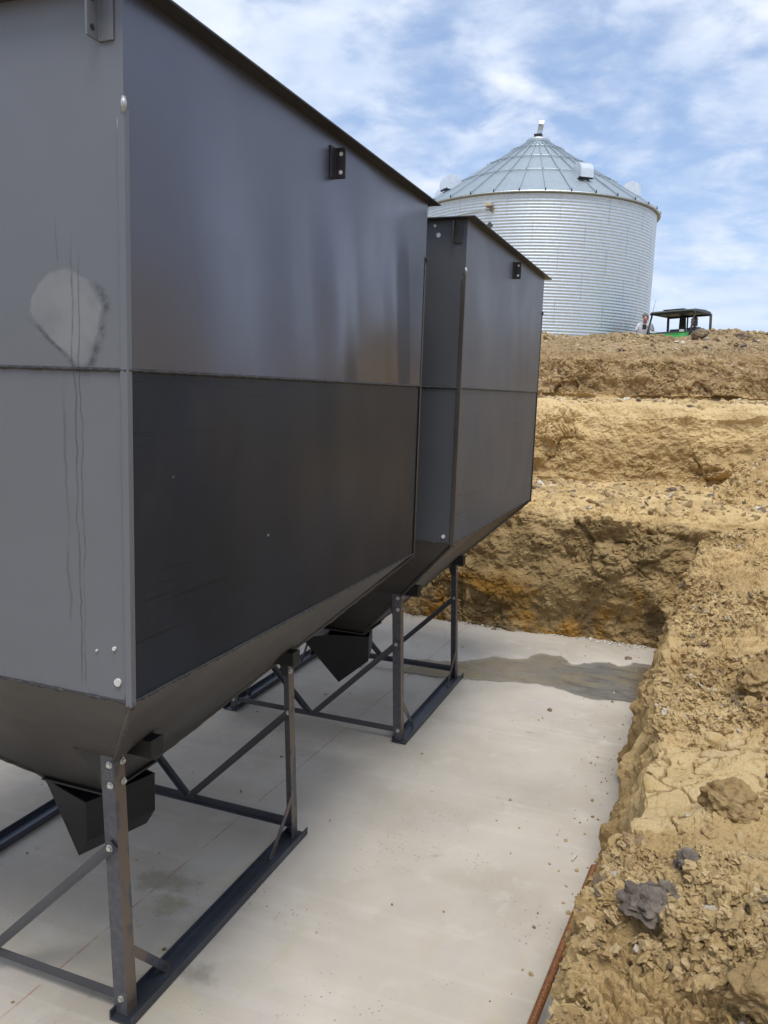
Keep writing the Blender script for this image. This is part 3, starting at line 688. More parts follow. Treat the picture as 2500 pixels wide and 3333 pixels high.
# ------------------------------------------------------------------ earth: stepped cut behind
def terraces():
    prof = [(8.80,-.06),(8.83,.15),(8.86,.55),(8.93,1.0),(9.02,1.28),(9.18,1.40),(9.6,1.42),(11.0,1.40),(11.86,1.42),(11.93,1.55),(12.0,2.0),(12.10,2.36),(12.25,2.50),(12.6,2.54),(14.5,2.54),(14.60,2.62),(14.68,3.0),(14.76,3.26),(14.95,3.36),(15.6,3.56),(16.6,3.86),(17.4,3.90),(19,3.78),(22,3.68),(26,3.64),(34,3.62),(46,3.62)]
    pr = np.array(prof); seg = np.concatenate([[0], np.cumsum(np.linalg.norm(np.diff(pr, axis=0), axis=1))])
    s17 = np.interp(17.6, pr[:,0], seg)
    ss = np.concatenate([np.arange(0, s17, .015), np.linspace(s17+.05, seg[-1], 90)])
    yy = np.interp(ss, seg, pr[:,0]); zz = np.interp(ss, seg, pr[:,1])
    for _ in range(1):
        yy[1:-1] = (yy[:-2]+2*yy[1:-1]+yy[2:])/4; zz[1:-1] = (zz[:-2]+2*zz[1:-1]+zz[2:])/4
    xs = np.concatenate([np.linspace(-40,-5.4,40)[:-1], np.arange(-5.4, -3.6, .05), np.arange(-3.6, 1.9, .015), np.linspace(1.93, 45, 110)])
    m, n = len(ss), len(xs)
    P = np.zeros((m, n, 3)); P[:,:,0] = xs[None]; P[:,:,1] = yy[:,None]; P[:,:,2] = zz[:,None]
    fr = sstep(-.1, .6, (xs+.2))                           # the corner with the side bank bulges forward a little
    P[:,:,1] -= (.10*fr)[None]*(1-sstep(9.2, 10.5, yy))[:,None]
    P[:,:,2] += .02*np.sin(xs*.7)[None]*sstep(9, 12, yy)[:,None]
    # berm height varies along the crest
    P[:,:,2] += (sstep(15, 16.6, yy)*(1-sstep(18, 21, yy)))[:,None]*(.05*np.sin(xs*1.3+.6) + .04*np.sin(xs*3.1) - .07 - .07*sstep(.1, .8, xs))[None]
    N = normals(P)
    if N[-5, n//2, 2] < 0: N = -N
    Q = P.reshape(-1, 3); nn = N.reshape(-1, 3); x, y, z = Q.T
    wl = 1 - sstep(.35, .8, nn[:,2])
    A = 1-sstep(9.0, 9.4, y); Bw = sstep(11.5, 11.9, y)*(1-sstep(12.3, 12.7, y)); Cw = sstep(14.3, 14.6, y)*(1-sstep(15.1, 15.4, y))
    wq = Q + .08*np.stack([perlin(Q*4), perlin(Q*4 + 31), perlin(Q*4 + 77)], 1)
    slab = plates(wq*np.array([1,1,1.15]) + 2.2, 2.6, .12, .88) - .35
    md = plates(wq + 9.1, 7, .15, .5)
    sm = plates(wq + 1.1, 17, .2)
    mask = sstep(-.35, .45, fbm(Q*1.1 + 8, 3))
    d = .13*wl*fbm(Q*np.array([.9,.9,1.3]), 3) + .20*wl*slab*mask + (.060*md + .034*sm)*(.4 + .6*mask) + .022*ridged(Q*7, 4)*wl + .030*fbm(Q*3 + 6, 3)
    d += Bw*.10*fbm(Q*np.array([1.5,1.5,.6]) + 22, 3)
    d += Cw*.030*ridged(Q*np.array([6,6,3.5]) + 3, 3)
    d += A*.05*fbm(Q*np.array([1.0,1.0,6.0]) + 9, 3)*sstep(.5, 1.3, z)     # bedding ledges
    crest = sstep(15.3, 16.5, y)*(1-sstep(18, 20, y))
    d += crest*(.03*md + .05*fbm(Q*2.2, 3))
    d *= 1 - sstep(19, 22, y)
    Q2 = Q + nn*d[:,None]
    P2 = Q2.reshape(m, n, 3)
    grid_mesh('terraced_ground', P2, M_TERR, False, kind='structure', label='stepped clay cut rising behind the slab up to field level', category='ground')
    return P2
TP = terraces()

# coarse remainder: left bank, ramp behind, fields to the horizon
def outer():
    gx = np.array([-1500,-600,-250,-120,-60,-40,-25,-16,-12,-10.2,-9.4,-9.0,-8.6,-8.2,-7.6,-6.6,-6.2,-5,-3,-1,-.1,3,6.4,7.0,9,12,16,25,45,90,200,600,1500])
    gy = np.array([-1500,-600,-250,-120,-60,-36,-26,-20,-15,-11,-9,-7.6,-6.6,-5.8,-5,-3,0,3,6,8.9,9.5,11.8,12.6,14.6,15.2,20,32,44,46,60,120,300,800,2500])
    X, Y = np.meshgrid(gx, gy); Z = np.full(X.shape, 3.56)
    bk = np.clip((Y+26)/20, 0, 1); ramp = 3.56 - 3.75*bk                     # ramp down into the pit from behind
    inx = (X > -8.5) & (X < 6.9)
    lf = np.clip((-8.2 - X)/1.4, 0, 1); Z = np.where(inx & (Y < 9.4), np.where(Y < -5.5, ramp, -.20), Z)
    Z = np.where((X > -.2) & (X < 12.3) & (Y < 9.4) & (Y > -9), -.2, Z)
    Z = np.where((X > -39) & (X < 44) & (Y >= 8.9) & (Y < 45), np.minimum(Z, np.interp(Y, [8.9,9.5,11.8,12.6,14.6,15.2,20,44], [-.3,1.0,1.1,2.2,2.3,3.0,3.3,3.3])), Z)
    P = np.stack([X, Y, Z], 2)
    grid_mesh('ground', P, M_TERR, kind='structure', label='bare field stretching to the horizon around the pit', category='ground')
outer()

# ------------------------------------------------------------------ concrete slab
def slab():
    m = MB(); back = []
    xs = np.linspace(-6.6, .3, 90)
    be = 8.86 + .04*np.array([mnoise.noise((x*2.3, 1, 1)) for x in xs]) + .02*np.array([mnoise.noise((x*9, 3, 1)) for x in xs])
    ys = np.concatenate([np.linspace(-5.6, 8.4, 30)])
    P = np.zeros((31, 90, 3)); P[:30,:,1] = ys[:,None]; P[30,:,1] = be; P[:,:,0] = xs[None]
    grid_mesh('concrete_slab', P, M_CONC, kind='structure', label='pale new concrete slab on the pit floor', category='slab')
slab()
def puddle_mesh():
    top = [(-2.45,7.25),(-2.0,7.40),(-1.7,7.72),(-1.45,7.74),(-1.3,8.05),(-1.1,8.04),(-.95,7.84),(-.78,7.95),(-.62,8.08),(-.5,7.98),(-.38,8.16),(-.12,8.2)]
    bot = [(-.10,7.0),(-.27,7.06),(-.45,7.02),(-.62,6.97),(-.75,6.99),(-.95,7.08),(-1.2,7.12),(-1.5,7.02),(-1.83,6.95),(-2.1,6.86),(-2.45,6.85)]
    pts = top + bot; out = []
    for i, p in enumerate(pts):
        q = pts[(i+1) % len(pts)]
        for k in range(8):
            f = k/8; x = p[0]*(1-f)+q[0]*f; y = p[1]*(1-f)+q[1]*f
            if -2.4 < x < -.15:
                x += .035*mnoise.noise((x*9, y*9, 0)); y += .035*mnoise.noise((x*9, y*9, 5)) + .015*mnoise.noise((x*30, y*30, 9))
            out.append((x, y, .004))
    O = np.array(out)[:,:2]; gx = np.arange(-2.6, -.05, .02); gy = np.arange(6.7, 8.35, .02); X, Y = np.meshgrid(gx, gy); p = np.stack([X.ravel(), Y.ravel()], 1)
    A_, B_ = O, np.roll(O, -1, 0); ins = np.zeros(len(p), bool); dm = np.full(len(p), 9.)
    for a, b in zip(A_, B_):
        c = (a[1] > p[:,1]) != (b[1] > p[:,1])
        if a[1] != b[1]: ins ^= c & (p[:,0] < (b[0]-a[0])*(p[:,1]-a[1])/(b[1]-a[1]) + a[0])
        ab = b-a; tt = np.clip(((p-a)@ab)/max(ab@ab, 1e-12), 0, 1); dm = np.minimum(dm, np.linalg.norm(p - a - tt[:,None]*ab, axis=1))
    dist = np.where(ins, dm, -dm); nx_ = len(gx); quads = []; use = dist > -.03
    for r in range(len(gy)-1):
        for c in range(nx_-1):
            k = r*nx_ + c; q = (k, k+1, k+nx_+1, k+nx_)
            if all(use[v] for v in q): quads.append(q)
    ids = sorted({v for q in quads for v in q}); mp = {v: n for n, v in enumerate(ids)}
    m = MB(); m.add([(p[v][0], p[v][1], .004) for v in ids], [tuple(mp[v] for v in q) for q in quads])
    o = m.build('puddle', M_PUD, smooth=True, kind='structure', label='shallow muddy puddle across the slab near the back', category='puddle')
    at = o.data.attributes.new('film', 'FLOAT', 'POINT'); at.data.foreach_set('value', dist[ids].astype(np.float32))
puddle_mesh()

# ------------------------------------------------------------------ stones and clods
ICO = {}
def ico(sub):
    if sub not in ICO:
        bm = bmesh.new(); bmesh.ops.create_icosphere(bm, subdivisions=sub, radius=1)
        ICO[sub] = (np.array([v.co for v in bm.verts]), [tuple(v.index for v in f.verts) for f in bm.faces]); bm.free()
    return ICO[sub]
def lump(rr, size, squash=.7, sub=2, rugged=.35, ang=False):
    v, f = ico(sub); q = v + rr.random(3)*40
    r = 1 + rugged*perlin(q*1.3) + rugged*.7*perlin(q*3.1)
    if ang:
        for _ in range(7):
            n = rr.normal(size=3); n /= np.linalg.norm(n); dd = v@n; r = np.where(dd*r > .62, .62/np.maximum(dd, .3), r)
    p = v*r[:,None]*np.array([1, rr.uniform(.65,1), squash*rr.uniform(.7,1.1)])
    a = rr.uniform(0, 2*PI); c, s = math.cos(a), math.sin(a)
    return (p@np.array([[c,s,0],[-s,c,0],[0,0,1]]))*size, f
_VAR = {}
def scatter(name, pts, sizes, mat, sub=1, squash=.7, rugged=.4, ang=False, **props):
    rr = np.random.default_rng(len(pts)); V = []; F = []; o = 0
    big = np.asarray(sizes) > .012
    for flag in (False, True):
        sel = np.where(big == flag)[0]
        if not len(sel): continue
        sb = sub + (1 if flag else 0); key = (sb, squash, rugged, ang)
        if key not in _VAR: _VAR[key] = [lump(np.random.default_rng(100+k), 1.0, squash, sb, rugged, ang) for k in range(24)]
        for k, (v, f) in enumerate(_VAR[key]):
            ids = sel[k::24]
            if not len(ids): continue
            a = rr.uniform(0, 2*PI, len(ids)); c, s_ = np.cos(a), np.sin(a); sz = np.asarray(sizes)[ids]
            X = (v[None,:,0]*c[:,None] - v[None,:,1]*s_[:,None])*sz[:,None]; Y = (v[None,:,0]*s_[:,None] + v[None,:,1]*c[:,None])*sz[:,None]
            tx, ty = rr.normal(size=(2, len(ids)))*.35
            Z = v[None,:,2]*sz[:,None] + X*tx[:,None] + Y*ty[:,None]
            V.append((np.stack([X, Y, Z], 2) + np.asarray(pts)[ids][:,None]).reshape(-1, 3))
            fa = np.array(f); F.append((fa[None] + (np.arange(len(ids))*len(v))[:,None,None] + o).reshape(-1, 3)); o += len(ids)*len(v)
    V = np.concatenate(V); F = np.concatenate(F)
    me = bpy.data.meshes.new(name); me.vertices.add(len(V)); me.vertices.foreach_set('co', V.reshape(-1).astype(np.float32))
    me.loops.add(F.size); me.loops.foreach_set('vertex_index', F.reshape(-1).astype(np.int32))
    me.polygons.add(len(F)); me.polygons.foreach_set('loop_start', (np.arange(len(F))*3).astype(np.int32))
    me.polygons.foreach_set('use_smooth', np.zeros(len(F), bool)); me.update(calc_edges=True); me.materials.append(mat)
    return link(name, me, **props)
rr = np.random.default_rng(5)
# crumbs over the bank
I = BP[(BP[:,:,0] > -.25) & (BP[:,:,0] < 1.8) & (BP[:,:,1] > 1.6) & (BP[:,:,1] < 11) & (BP[:,:,2] > .82)]
wgt = (1/(I[:,1]+.6)**.6); wgt /= wgt.sum()
keep = I[rr.choice(len(I), 60000, p=wgt)]
mk = fbm(keep*1.5 + 3, 3) + .4*(1-sstep(2.3, 2.9, keep[:,1])); pan = (keep[:,1] > 2.95) & (keep[:,1] < 4.2) & (keep[:,0] < .42)
keep = keep[(mk > -.20 + .22*rr.random(len(keep))) & (~pan | (rr.random(len(keep)) < .035))]
sz = (.0030 + .015*rr.random(len(keep))**3.4 + .010*(rr.random(len(keep)) > .994))*(1 + .07*keep[:,1])
scatter('dirt_crumbs', keep + np.array([0,0,1])*(sz*.15)[:,None], sz, M_BCLOD, 1, .8, .75, False, kind='stuff', label='loose dirt crumbs strewn over the clay bank', category='dirt')
# crumbs on benches and crest of the stepped cut
J = TP[(TP[:,:,0] > -4) & (TP[:,:,0] < 2.3) & (((TP[:,:,1] > 9.1) & (TP[:,:,1] < 11.8)) | ((TP[:,:,1] > 12.3) & (TP[:,:,1] < 14.3)) | ((TP[:,:,1] > 15) & (TP[:,:,1] < 17.6)))]
kp = J[rr.integers(0, len(J), 3600)]; sz = .014 + .05*rr.random(len(kp))**3.5
scatter('field_rubble', kp, sz, M_CLOD, 1, .7, .5, kind='stuff', label='stony rubble lying on the benches and along the crest', category='rubble')
# crushed gravel along the back edge of the slab
gx = rr.uniform(-4.5, -.3, 900); gp = np.stack([gx, 8.80 - .11*rr.random(900)**1.5 + .03*np.sin(gx*4), np.full(900, .004)], 1)
M_GRAV = flat('crushed_stone', (.50,.48,.44), .85, 0, .35, 50)
scatter('gravel', gp, .007 + .012*rr.random(900)**2, M_GRAV, 1, .8, .3, True, kind='stuff', label='pale crushed gravel along the back edge of the slab', category='gravel')
# small pebbles on the slab
n = 130; pp = np.stack([rr.uniform(-4.5, -.35, n), rr.uniform(1.9, 8.6, n), np.full(n, .003)], 1)
pp = np.concatenate([pp, np.stack([-.35 - .25*rr.random(110)**2, rr.uniform(2.2, 8.6, 110), np.full(110, .004)], 1)])
scatter('pebbles', pp, .004 + .010*rr.random(len(pp))**3, M_CLOD, 1, .7, .4, kind='stuff', label='scattered dirt pebbles on the concrete slab', category='pebbles')
def bank_z(x, y, P=BP):
    d = (P[:,:,0]-x)**2 + (P[:,:,1]-y)**2 + np.where(P[:,:,2] < .5, 9, 0); i = np.unravel_index(np.argmin(d), d.shape); return P[i][2]
def one(name, x, y, size, mat, label, cat, z=None, P=BP, squash=.75, rug=.4, ang=False, sub=4, group=None, seed=0):
    r = np.random.default_rng(seed + int(abs(x*977 + y*131)*10)); v, f = lump(r, size, squash, sub, rug*.7, ang)
    if sub >= 4:
        nv = v/np.maximum(np.linalg.norm(v, axis=1)[:,None], 1e-6); kq = v/size
        v = v + nv*(size*(.10*plates(kq*.25 + 5 + x, 9, .2) + .05*plates(kq*.25 + 2 + y, 22, .25)))[:,None]
    z = bank_z(x, y, P) + (size*.05 if name == 'shale_chunk' else 0) if z is None else z
    me = bpy.data.meshes.new(name); me.from_pydata(v.tolist(), [], f); me.materials.append(mat); me.polygons.foreach_set('use_smooth', [False]*len(f)); me.update()
    o = link(name, me, None, (x, y, z + size*squash*.35)); o['label'] = label; o['category'] = cat
    if group: o['group'] = group
    return o
# conspicuous single stones and clods
one('shale_chunk', -.02, 2.50, .075, M_SHALE, 'large dark grey shale chunk on the near clay bank', 'rock', squash=.6, rug=.75, sub=5, group='grey shale chunks on the bank')
one('shale_chunk', .03, 2.66, .055, M_SHALE, 'flat grey shale chunk just behind the largest shale chunk', 'rock', squash=.5, rug=.75, sub=5, group='grey shale chunks on the bank')
one('shale_chunk', .10, 2.80, .045, M_SHALE, 'small grey shale chunk beside the cracked smooth clay', 'rock', squash=.6, rug=.75, sub=5, group='grey shale chunks on the bank')
one('dirt_clod', .25, 3.28, .12, M_BANK, 'big round tan dirt clod on the cracked smooth clay', 'dirt clod', squash=.8, rug=.45, sub=5)
one('dirt_clod', .30, 2.12, .10, M_BANK, 'tan dirt clod at the bottom edge of the photo', 'dirt clod', squash=.8, rug=.45, sub=5)
one('dirt_clod', .42, 4.62, .13, M_BANK, 'broad lumpy dirt clod on the bank beyond the cracked clay', 'dirt clod', squash=.7, rug=.5, sub=5)
one('boulder', -.04*16.4, 16.4, .01, M_BROCK, 'x', 'rock')
bpy.data.objects.remove(bpy.data.objects['boulder'])
one('boulder', -.085, 16.3, .155, M_BROCK, 'brown boulder on the crest in front of the utility vehicle', 'rock', P=TP, rug=.3, sub=4)
one('stone', .11, 16.4, .06, M_BROCK, 'small brown stone on the crest next to the boulder', 'rock', P=TP)
one('stone', .05, 16.1, .055, M_STONE, 'whitish stone on the crest in front of the brown boulder', 'rock', P=TP, ang=True)
one('stone', -.385, 16.1, .06, M_STONE, 'whitish stone on the crest below the vehicle windshield post', 'rock', P=TP, ang=True)
one('stone', .66, 16.3, .16, M_BROCK, 'wide brown clod on the crest at the right edge', 'rock', P=TP, squash=.6)
one('stone', .12, 6.62, .028, M_STONE, 'small white stone on the bank beside the puddle', 'rock', ang=True)
one('dirt_clod', -.95, 6.55, .02, M_BROCK, 'little dark mud lump alone on the slab in front of the puddle', 'dirt clod', z=.0, sub=3)
one('dirt_clod', -.45, 8.28, .035, M_BROCK, 'flat brown mud lump on the slab behind the puddle', 'dirt clod', z=.0, squash=.5, sub=3)
m = MB(); m.tube([(-.452,4.37,.010),(-.436,4.44,.010)], .006, 8); m.build('plastic_scrap', M_WHITE, label='small white plastic scrap on the slab near the bank', category='scrap')
# brown pole lying against the foot of the bank
m = MB(); a = Vector((-.437,2.73,.030)); b = Vector((-.285,3.775,.35)); a = a - (b-a)*.3; a.z = .02
m.tube([a.lerp(b, k/8) for k in range(9)] + [b + (b-a).normalized()*.012], [.0185]*9 + [.010], 16)
m.build('wooden_pole', M_WOOD, smooth=True, label='brown round wooden pole leaning against the foot of the clay bank', category='pole')

# ------------------------------------------------------------------ grain bin
GX, GY, GZ, GR, EV = -6.36, 31.36, 3.55, 4.40, 9.13
M_JOINT = flat('sheet_joint', (.50,.55,.58), .45, .85); FRONT = math.atan2(-GY, -GX)
G = empty('grain_bin', (GX, GY, GZ), label='round corrugated galvanised grain bin on the field above the pit', category='grain bin')
H = EV - GZ
pit_ = .0995; nr = int(H/pit_)*8; prof = []
for i in range(nr+1):
    z = H*i/nr; prof.append((GR + .0055*math.cos(2*PI*z/pit_), z))
m = MB(); m.lathe(prof, 120); wall_ = m.build('bin_wall', M_GALV, G, smooth=True)
m = MB()                                                   # staggered sheet joints
for r_ in range(7):
    for k in range(16):
        a = 2*PI*(k + .5*(r_ % 2))/16; z0 = H - .05 - (r_+1)*.83
        c, s = math.cos(a), math.sin(a)
        if z0 > 1.0 and math.cos(a-FRONT) > .1: m = MB(); m.sweep([(-.004,0),(.004,0),(.004,.003),(-.004,.003)], ((GR+.0095)*c,(GR+.0095)*s,z0), ((GR+.0095)*c,(GR+.0095)*s,z0+.83), (-s,c,0), (c,s,0)); m.build('sheet_joint', M_JOINT, wall_)
RR, RZ0, RT, RZ1 = GR+.10, H-.02, .42, H+2.66
m = MB(); m.lathe([(GR-.05,RZ0-.02),(RR,RZ0-.03),(RR,RZ0+.01),(RT,RZ1),(RT,RZ1+.05)], 102); roof = m.build('roof', M_ROOF, G)
NB = 34; FRONT = math.atan2(-GY, -GX)                      # direction from the bin to the camera
for k in range(NB):
    a = FRONT + 2*PI*(k+.5)/NB - .02; c, s = math.cos(a), math.sin(a); m = MB()
    p0 = Vector((RR*c,RR*s,RZ0+.012)); p1 = Vector((RT*c,RT*s,RZ1)); d = (p1-p0).normalized(); sd = Vector((-s,c,0)); nn_ = sd.cross(d); nn_ = nn_ if nn_.z > 0 else -nn_
    m.sweep([(-.022,0),(.022,0),(.012,.045),(-.012,.045)], p0, p1, sd, nn_); m.build('rib', M_ROOF, roof)
for k in range(NB):
    a = FRONT + 2*PI*(k+.5)/NB - .02; c, s = math.cos(a), math.sin(a); m = MB()
    m.sweep([(-.022,0),(.022,0),(.0,.085)], ((RR-.02)*c,(RR-.02)*s,RZ0), ((RR+.035)*c,(RR+.035)*s,RZ0), (-s,c,0), (0,0,1)); m.build('eave_clip', M_DARK, roof)
for rad, th in ((3.02, .016), (1.88, .018), (.98, .018)):
    z = RZ0 + (RR-rad)/(RR-RT)*(RZ1-RZ0) + .055; pts = [(rad*math.cos(2*PI*k/102), rad*math.sin(2*PI*k/102), z) for k in range(103)]
    m = MB(); m.tube(pts, th, 6, False)
    for k in range(NB):
        a = FRONT + 2*PI*(k+.5)/NB - .02; m.box(rad*math.cos(a)-.03, rad*math.cos(a)+.03, rad*math.sin(a)-.03, rad*math.sin(a)+.03, z-.05, z+.03)
    m.build('stiffener_ring', M_ROOF, roof)
m = MB(); pts = [(RR*math.cos(2*PI*k/120), RR*math.sin(2*PI*k/120), RZ0-.03) for k in range(121)]; m.tube(pts, .028, 6, False); m.build('eave_ring', M_JOINT, roof)
m = MB(); m.lathe([(.0,.0),(.42,.0),(.45,.02),(.45,.10),(.40,.16),(.0,.22)], 40, (0,0,RZ1-.02)); pc = m.build('peak_cap', M_JOINT, G)
# bent filler spout standing on the peak
fx, fy = math.cos(FRONT), math.sin(FRONT); m = MB(); zt = RZ1+.16
tv = Vector((fy, -fx, 0))
path = [Vector((0,0,zt)), Vector((0,0,zt+.13)) + tv*-.02, Vector((0,0,zt+.30)) + tv*-.05, Vector((fx*.04,fy*.04,zt+.48)) + tv*-.08, Vector((fx*.16,fy*.16,zt+.55)) + tv*-.09]
for a, b in zip(path[1:], path[2:]): m.bar(a, b, .19, .17, (fx,fy,.15))
m.build('filler_spout', M_JOINT, G, bevel=.01)
m = MB(); m.box(-.14,.14,-.12,.12,zt-.02,zt+.17); m.build('spout_base', M_DARK, G)
for az in (26, 82, 112, -60, -96, 180):
    a = FRONT + math.radians(az) ; c, s = math.cos(a), math.sin(a); rv = 3.45
    z = RZ0 + (RR-rv)/(RR-RT)*(RZ1-RZ0)
    m = MB(); n = 12; w_, dp = .33, .62
    # half-round hood: vertical D-shaped sides, curved top, open underside facing outwards
    sec = [(-w_, -.02)] + [(w_*math.cos(PI-PI*k/n), .17 + w_*math.sin(PI*k/n)) for k in range(n+1)] + [(w_, -.02)]
    # section lies in the radial plane, swept sideways
    sec = [(u, v) for u, v in sec]
    sd = Vector((-s,c,0)); o_ = Vector((c*rv,s*rv,z-.02))
    m.sweep([(u, v) for u, v in sec], o_ - sd*.23, o_ + sd*.23, Vector((c,s,0)), (0,0,1))
    v_ = m.build('roof_vent', M_VENT, roof)
    m = MB(); m.box(-.26,.26,-.02,.02,-.05,.0); sc_ = m.build('vent_screen', M_DARK, v_, o_ + Vector((c,s,0))*.25 + Vector((0,0,-.0)), (0,0,a+PI/2))
# floodlight and diamond placard
def on_wall(u, z, w_, h_, d_, name, mat, rot=0):
    a = FRONT + u; c, s = math.cos(a), math.sin(a); m = MB(); m.box(-w_/2,w_/2,-d_,0,-h_/2,h_/2)
    return m.build(name, mat, G, (c*(GR+.012), s*(GR+.012), z), (0, 0, a + PI/2), bevel=.01)
fl = on_wall(-.335, H-.40, .24, .13, .16, 'flood_light', M_STONE)
m = MB(); m.box(.06,.14,-.10,0,-.22,-.05); m.build('bracket', M_BROCK, fl)
sg = on_wall(-.325, H-1.05, .17, .17, .015, 'placard', M_PLAST); sg.rotation_euler = (0, math.radians(45), FRONT-.325+PI/2); sg.rotation_mode = 'ZYX'
sg.rotation_mode = 'XYZ'
m = MB()
pts = []
for k in range(14):
    a = FRONT - .335 - .06*k; pts.append(((GR+.03)*math.cos(a), (GR+.03)*math.sin(a), H-.55-.018*k))
m.tube(pts, .012, 6); m.build('conduit', M_JOINT, G)

# ------------------------------------------------------------------ people (one continuous skinned body each)
def skin_mesh(name, joints, edges, mat, parent, sub=2):
    me = bpy.data.meshes.new(name); me.from_pydata([j[:3] for j in joints], edges, []); me.materials.append(mat)
    o = link(name, me, parent); sk = o.modifiers.new('skin', 'SKIN'); sk.use_smooth_shade = True
    for v, j in zip(me.skin_vertices[0].data, joints): v.radius = (j[3], j[4] if len(j) > 4 else j[3])
    me.skin_vertices[0].data[0].use_root = True
    s_ = o.modifiers.new('sub', 'SUBSURF'); s_.levels = sub; s_.render_levels = sub
    return o
def person(loc, rz, pose, shirt, hairm, label):
    P = {k: Vector(v) for k, v in pose.items()}
    R_ = empty('person', loc, (0,0,rz), label=label, category='person')
    J = [(*P['pelvis'],.16,.12),(*P['chest'],.18,.12),(*P['neck0'],.085),(*P['neck'],.06),(*P['head0'],.075,.085),(*P['head'],.085,.10),(*P['crown'],.055,.07)]
    Ed = [(0,1),(1,2),(2,3),(3,4),(4,5),(5,6)]
    for s in ('l', 'r'):
        i = len(J); sh, el, wr = P['sh'+s], P['el'+s], P['wr'+s]
        J += [(*sh,.062),(*sh.lerp(el,.5),.052),(*el,.042),(*el.lerp(wr,.5),.040),(*wr,.027)]
        Ed += [(1,i),(i,i+1),(i+1,i+2),(i+2,i+3),(i+3,i+4)]
        hd = (wr-el).normalized(); side = hd.cross(Vector((0,0,1))).normalized(); k = len(J)
        J.append((*(wr+hd*.06),.030,.016)); Ed.append((i+4,k))
        for f, ln in ((-1.5,.062),(-.5,.075),(.5,.07),(1.5,.055)):
            q = len(J); b = wr + hd*.09 + side*f*.017; J += [(*b,.0085),(*(b+hd*ln*.5+Vector((0,0,-.008))),.008),(*(b+hd*ln+Vector((0,0,-.028))),.007)]; Ed += [(k,q),(q,q+1),(q+1,q+2)]
        q = len(J); b = wr + hd*.035 + side*.035; J += [(*b,.011),(*(b+hd*.035+side*.02),.009)]; Ed += [(k,q),(q,q+1)]
        hp, kn, an = P['hp'+s], P['kn'+s], P['an'+s]; i = len(J)
        J += [(*hp,.095),(*kn,.060),(*an,.042),(*(an+P['toe']),.036)]; Ed += [(0,i),(i,i+1),(i+1,i+2),(i+2,i+3)]
    body = skin_mesh('body', J, Ed, M_SKIN, R_)
    tJ = [(*(P['pelvis']+Vector((0,0,-.04))),.178,.135),(*P['pelvis'].lerp(P['chest'],.5),.175,.13),(*P['chest'],.195,.135),(*P['neck0'],.10)]; tE = [(0,1),(1,2),(2,3)]
    for s in ('l','r'):
        i = len(tJ); sh, el = P['sh'+s], P['el'+s]; tJ += [(*sh,.080),(*sh.lerp(el,.72),.068)]; tE += [(2,i),(i,i+1)]
    skin_mesh('shirt', tJ, tE, shirt, R_)
    tJ = [(*P['pelvis'],.175,.135)]; tE = []
    for s in ('l','r'):
        i = len(tJ); tJ += [(*P['hp'+s],.108),(*P['kn'+s],.075),(*P['an'+s],.060)]; tE += [(0,i),(i,i+1),(i+1,i+2)]
    skin_mesh('trousers', tJ, tE, M_JEAN, R_)
    hc = P['head']; f = P['face'].normalized(); upv = (P['crown']-P['head']).normalized(); sd = f.cross(upv).normalized()
    v, fc = ico(3); mt = MB(); B = np.array([sd, f, upv])
    vv = v*np.array([.092,.112,.10]); mt.add([tuple(Vector(hc) + upv*.035 - f*.016 + Vector(x@B)) for x in vv], [q for q in fc if np.mean([vv[i][2] for i in q]) > -.02 + .9*max(0, np.mean([vv[i][1] for i in q])) - .35*max(0, -np.mean([vv[i][1] for i in q]))])
    hr = mt.build('hair', hairm, R_, smooth=True); so_ = hr.modifiers.new('t', 'SOLIDIFY'); so_.thickness = .014; so_.offset = 1
    nose = MB(); nose.tube([hc + f*.098 + upv*.015, hc + f*.122 - upv*.022, hc + f*.10 - upv*.035], [.009,.017,.010], 8); nose.build('nose', M_SKIN, R_, smooth=True)
    for sg in (-1, 1):
        e = MB(); q = hc + sd*sg*.092 + upv*-.005; e.tube([q - upv*.03, q, q + upv*.03], [.008,.018,.010], 8); e.build('ear', M_SKIN, R_, smooth=True)
        e = MB(); q = hc + sd*sg*.034 + f*.098 + upv*.012; e.tube([q - sd*.012, q, q + sd*.012], [.003,.008,.003], 6); e.build('eye', M_DARK, R_, smooth=True)
    e = MB(); q = hc + f*.095 - upv*.058; e.tube([q - sd*.026, q + f*.006, q + sd*.026], [.003,.006,.003], 6); e.build('mouth', M_HAIR, R_, smooth=True)
    return R_

# ------------------------------------------------------------------ utility vehicle on the field
UY = 29.0; UX = -.0283*UY; GND = 3.515
U = empty('utility_vehicle', (UX, UY, GND+.06), (math.radians(0), math.radians(-2.2), math.radians(-22)), label='green open-sided utility vehicle with dark roof beside the grain bin', category='utility vehicle')
# local axes: front is -Y, the vehicle's own left (driver) side is +X
m = MB(); m.box(-.62,.62,-1.35,1.35,.38,.62); m.box(-.70,.70,-.30,.85,.36,.55); m.build('chassis', M_DARK, U, bevel=.03)
hood = MB(); hw = .70
sec = [(-1.42,.62),(-1.40,.92),(-1.15,1.07),(-.62,1.19),(-.50,1.17),(-.50,.60)]
hood.sweep([(y,z) for y,z in sec], (-hw,0,0), (hw,0,0), (0,1,0), (0,0,1)); hood.build('hood', M_GREEN, U, bevel=.05)
m = MB(); m.sweep([(-.66,1.17),(-.60,1.245),(-.30,1.27),(-.24,1.15),(-.24,.75),(-.5,.75)], (-.72,0,0), (.72,0,0), (0,1,0), (0,0,1)); ds = m.build('dashboard', M_DARK, U, bevel=.03)
m = MB(); m.box(-.05,.32,-.55,-.30,1.24,1.315); m.build('gauge_pod', M_DARK, ds, bevel=.03)
for x in (-.50, .42):
    m = MB(); m.box(x-.07,x+.07,-.70,-.64,1.20,1.28); m.build('headlight', M_WHITE, U, bevel=.012)
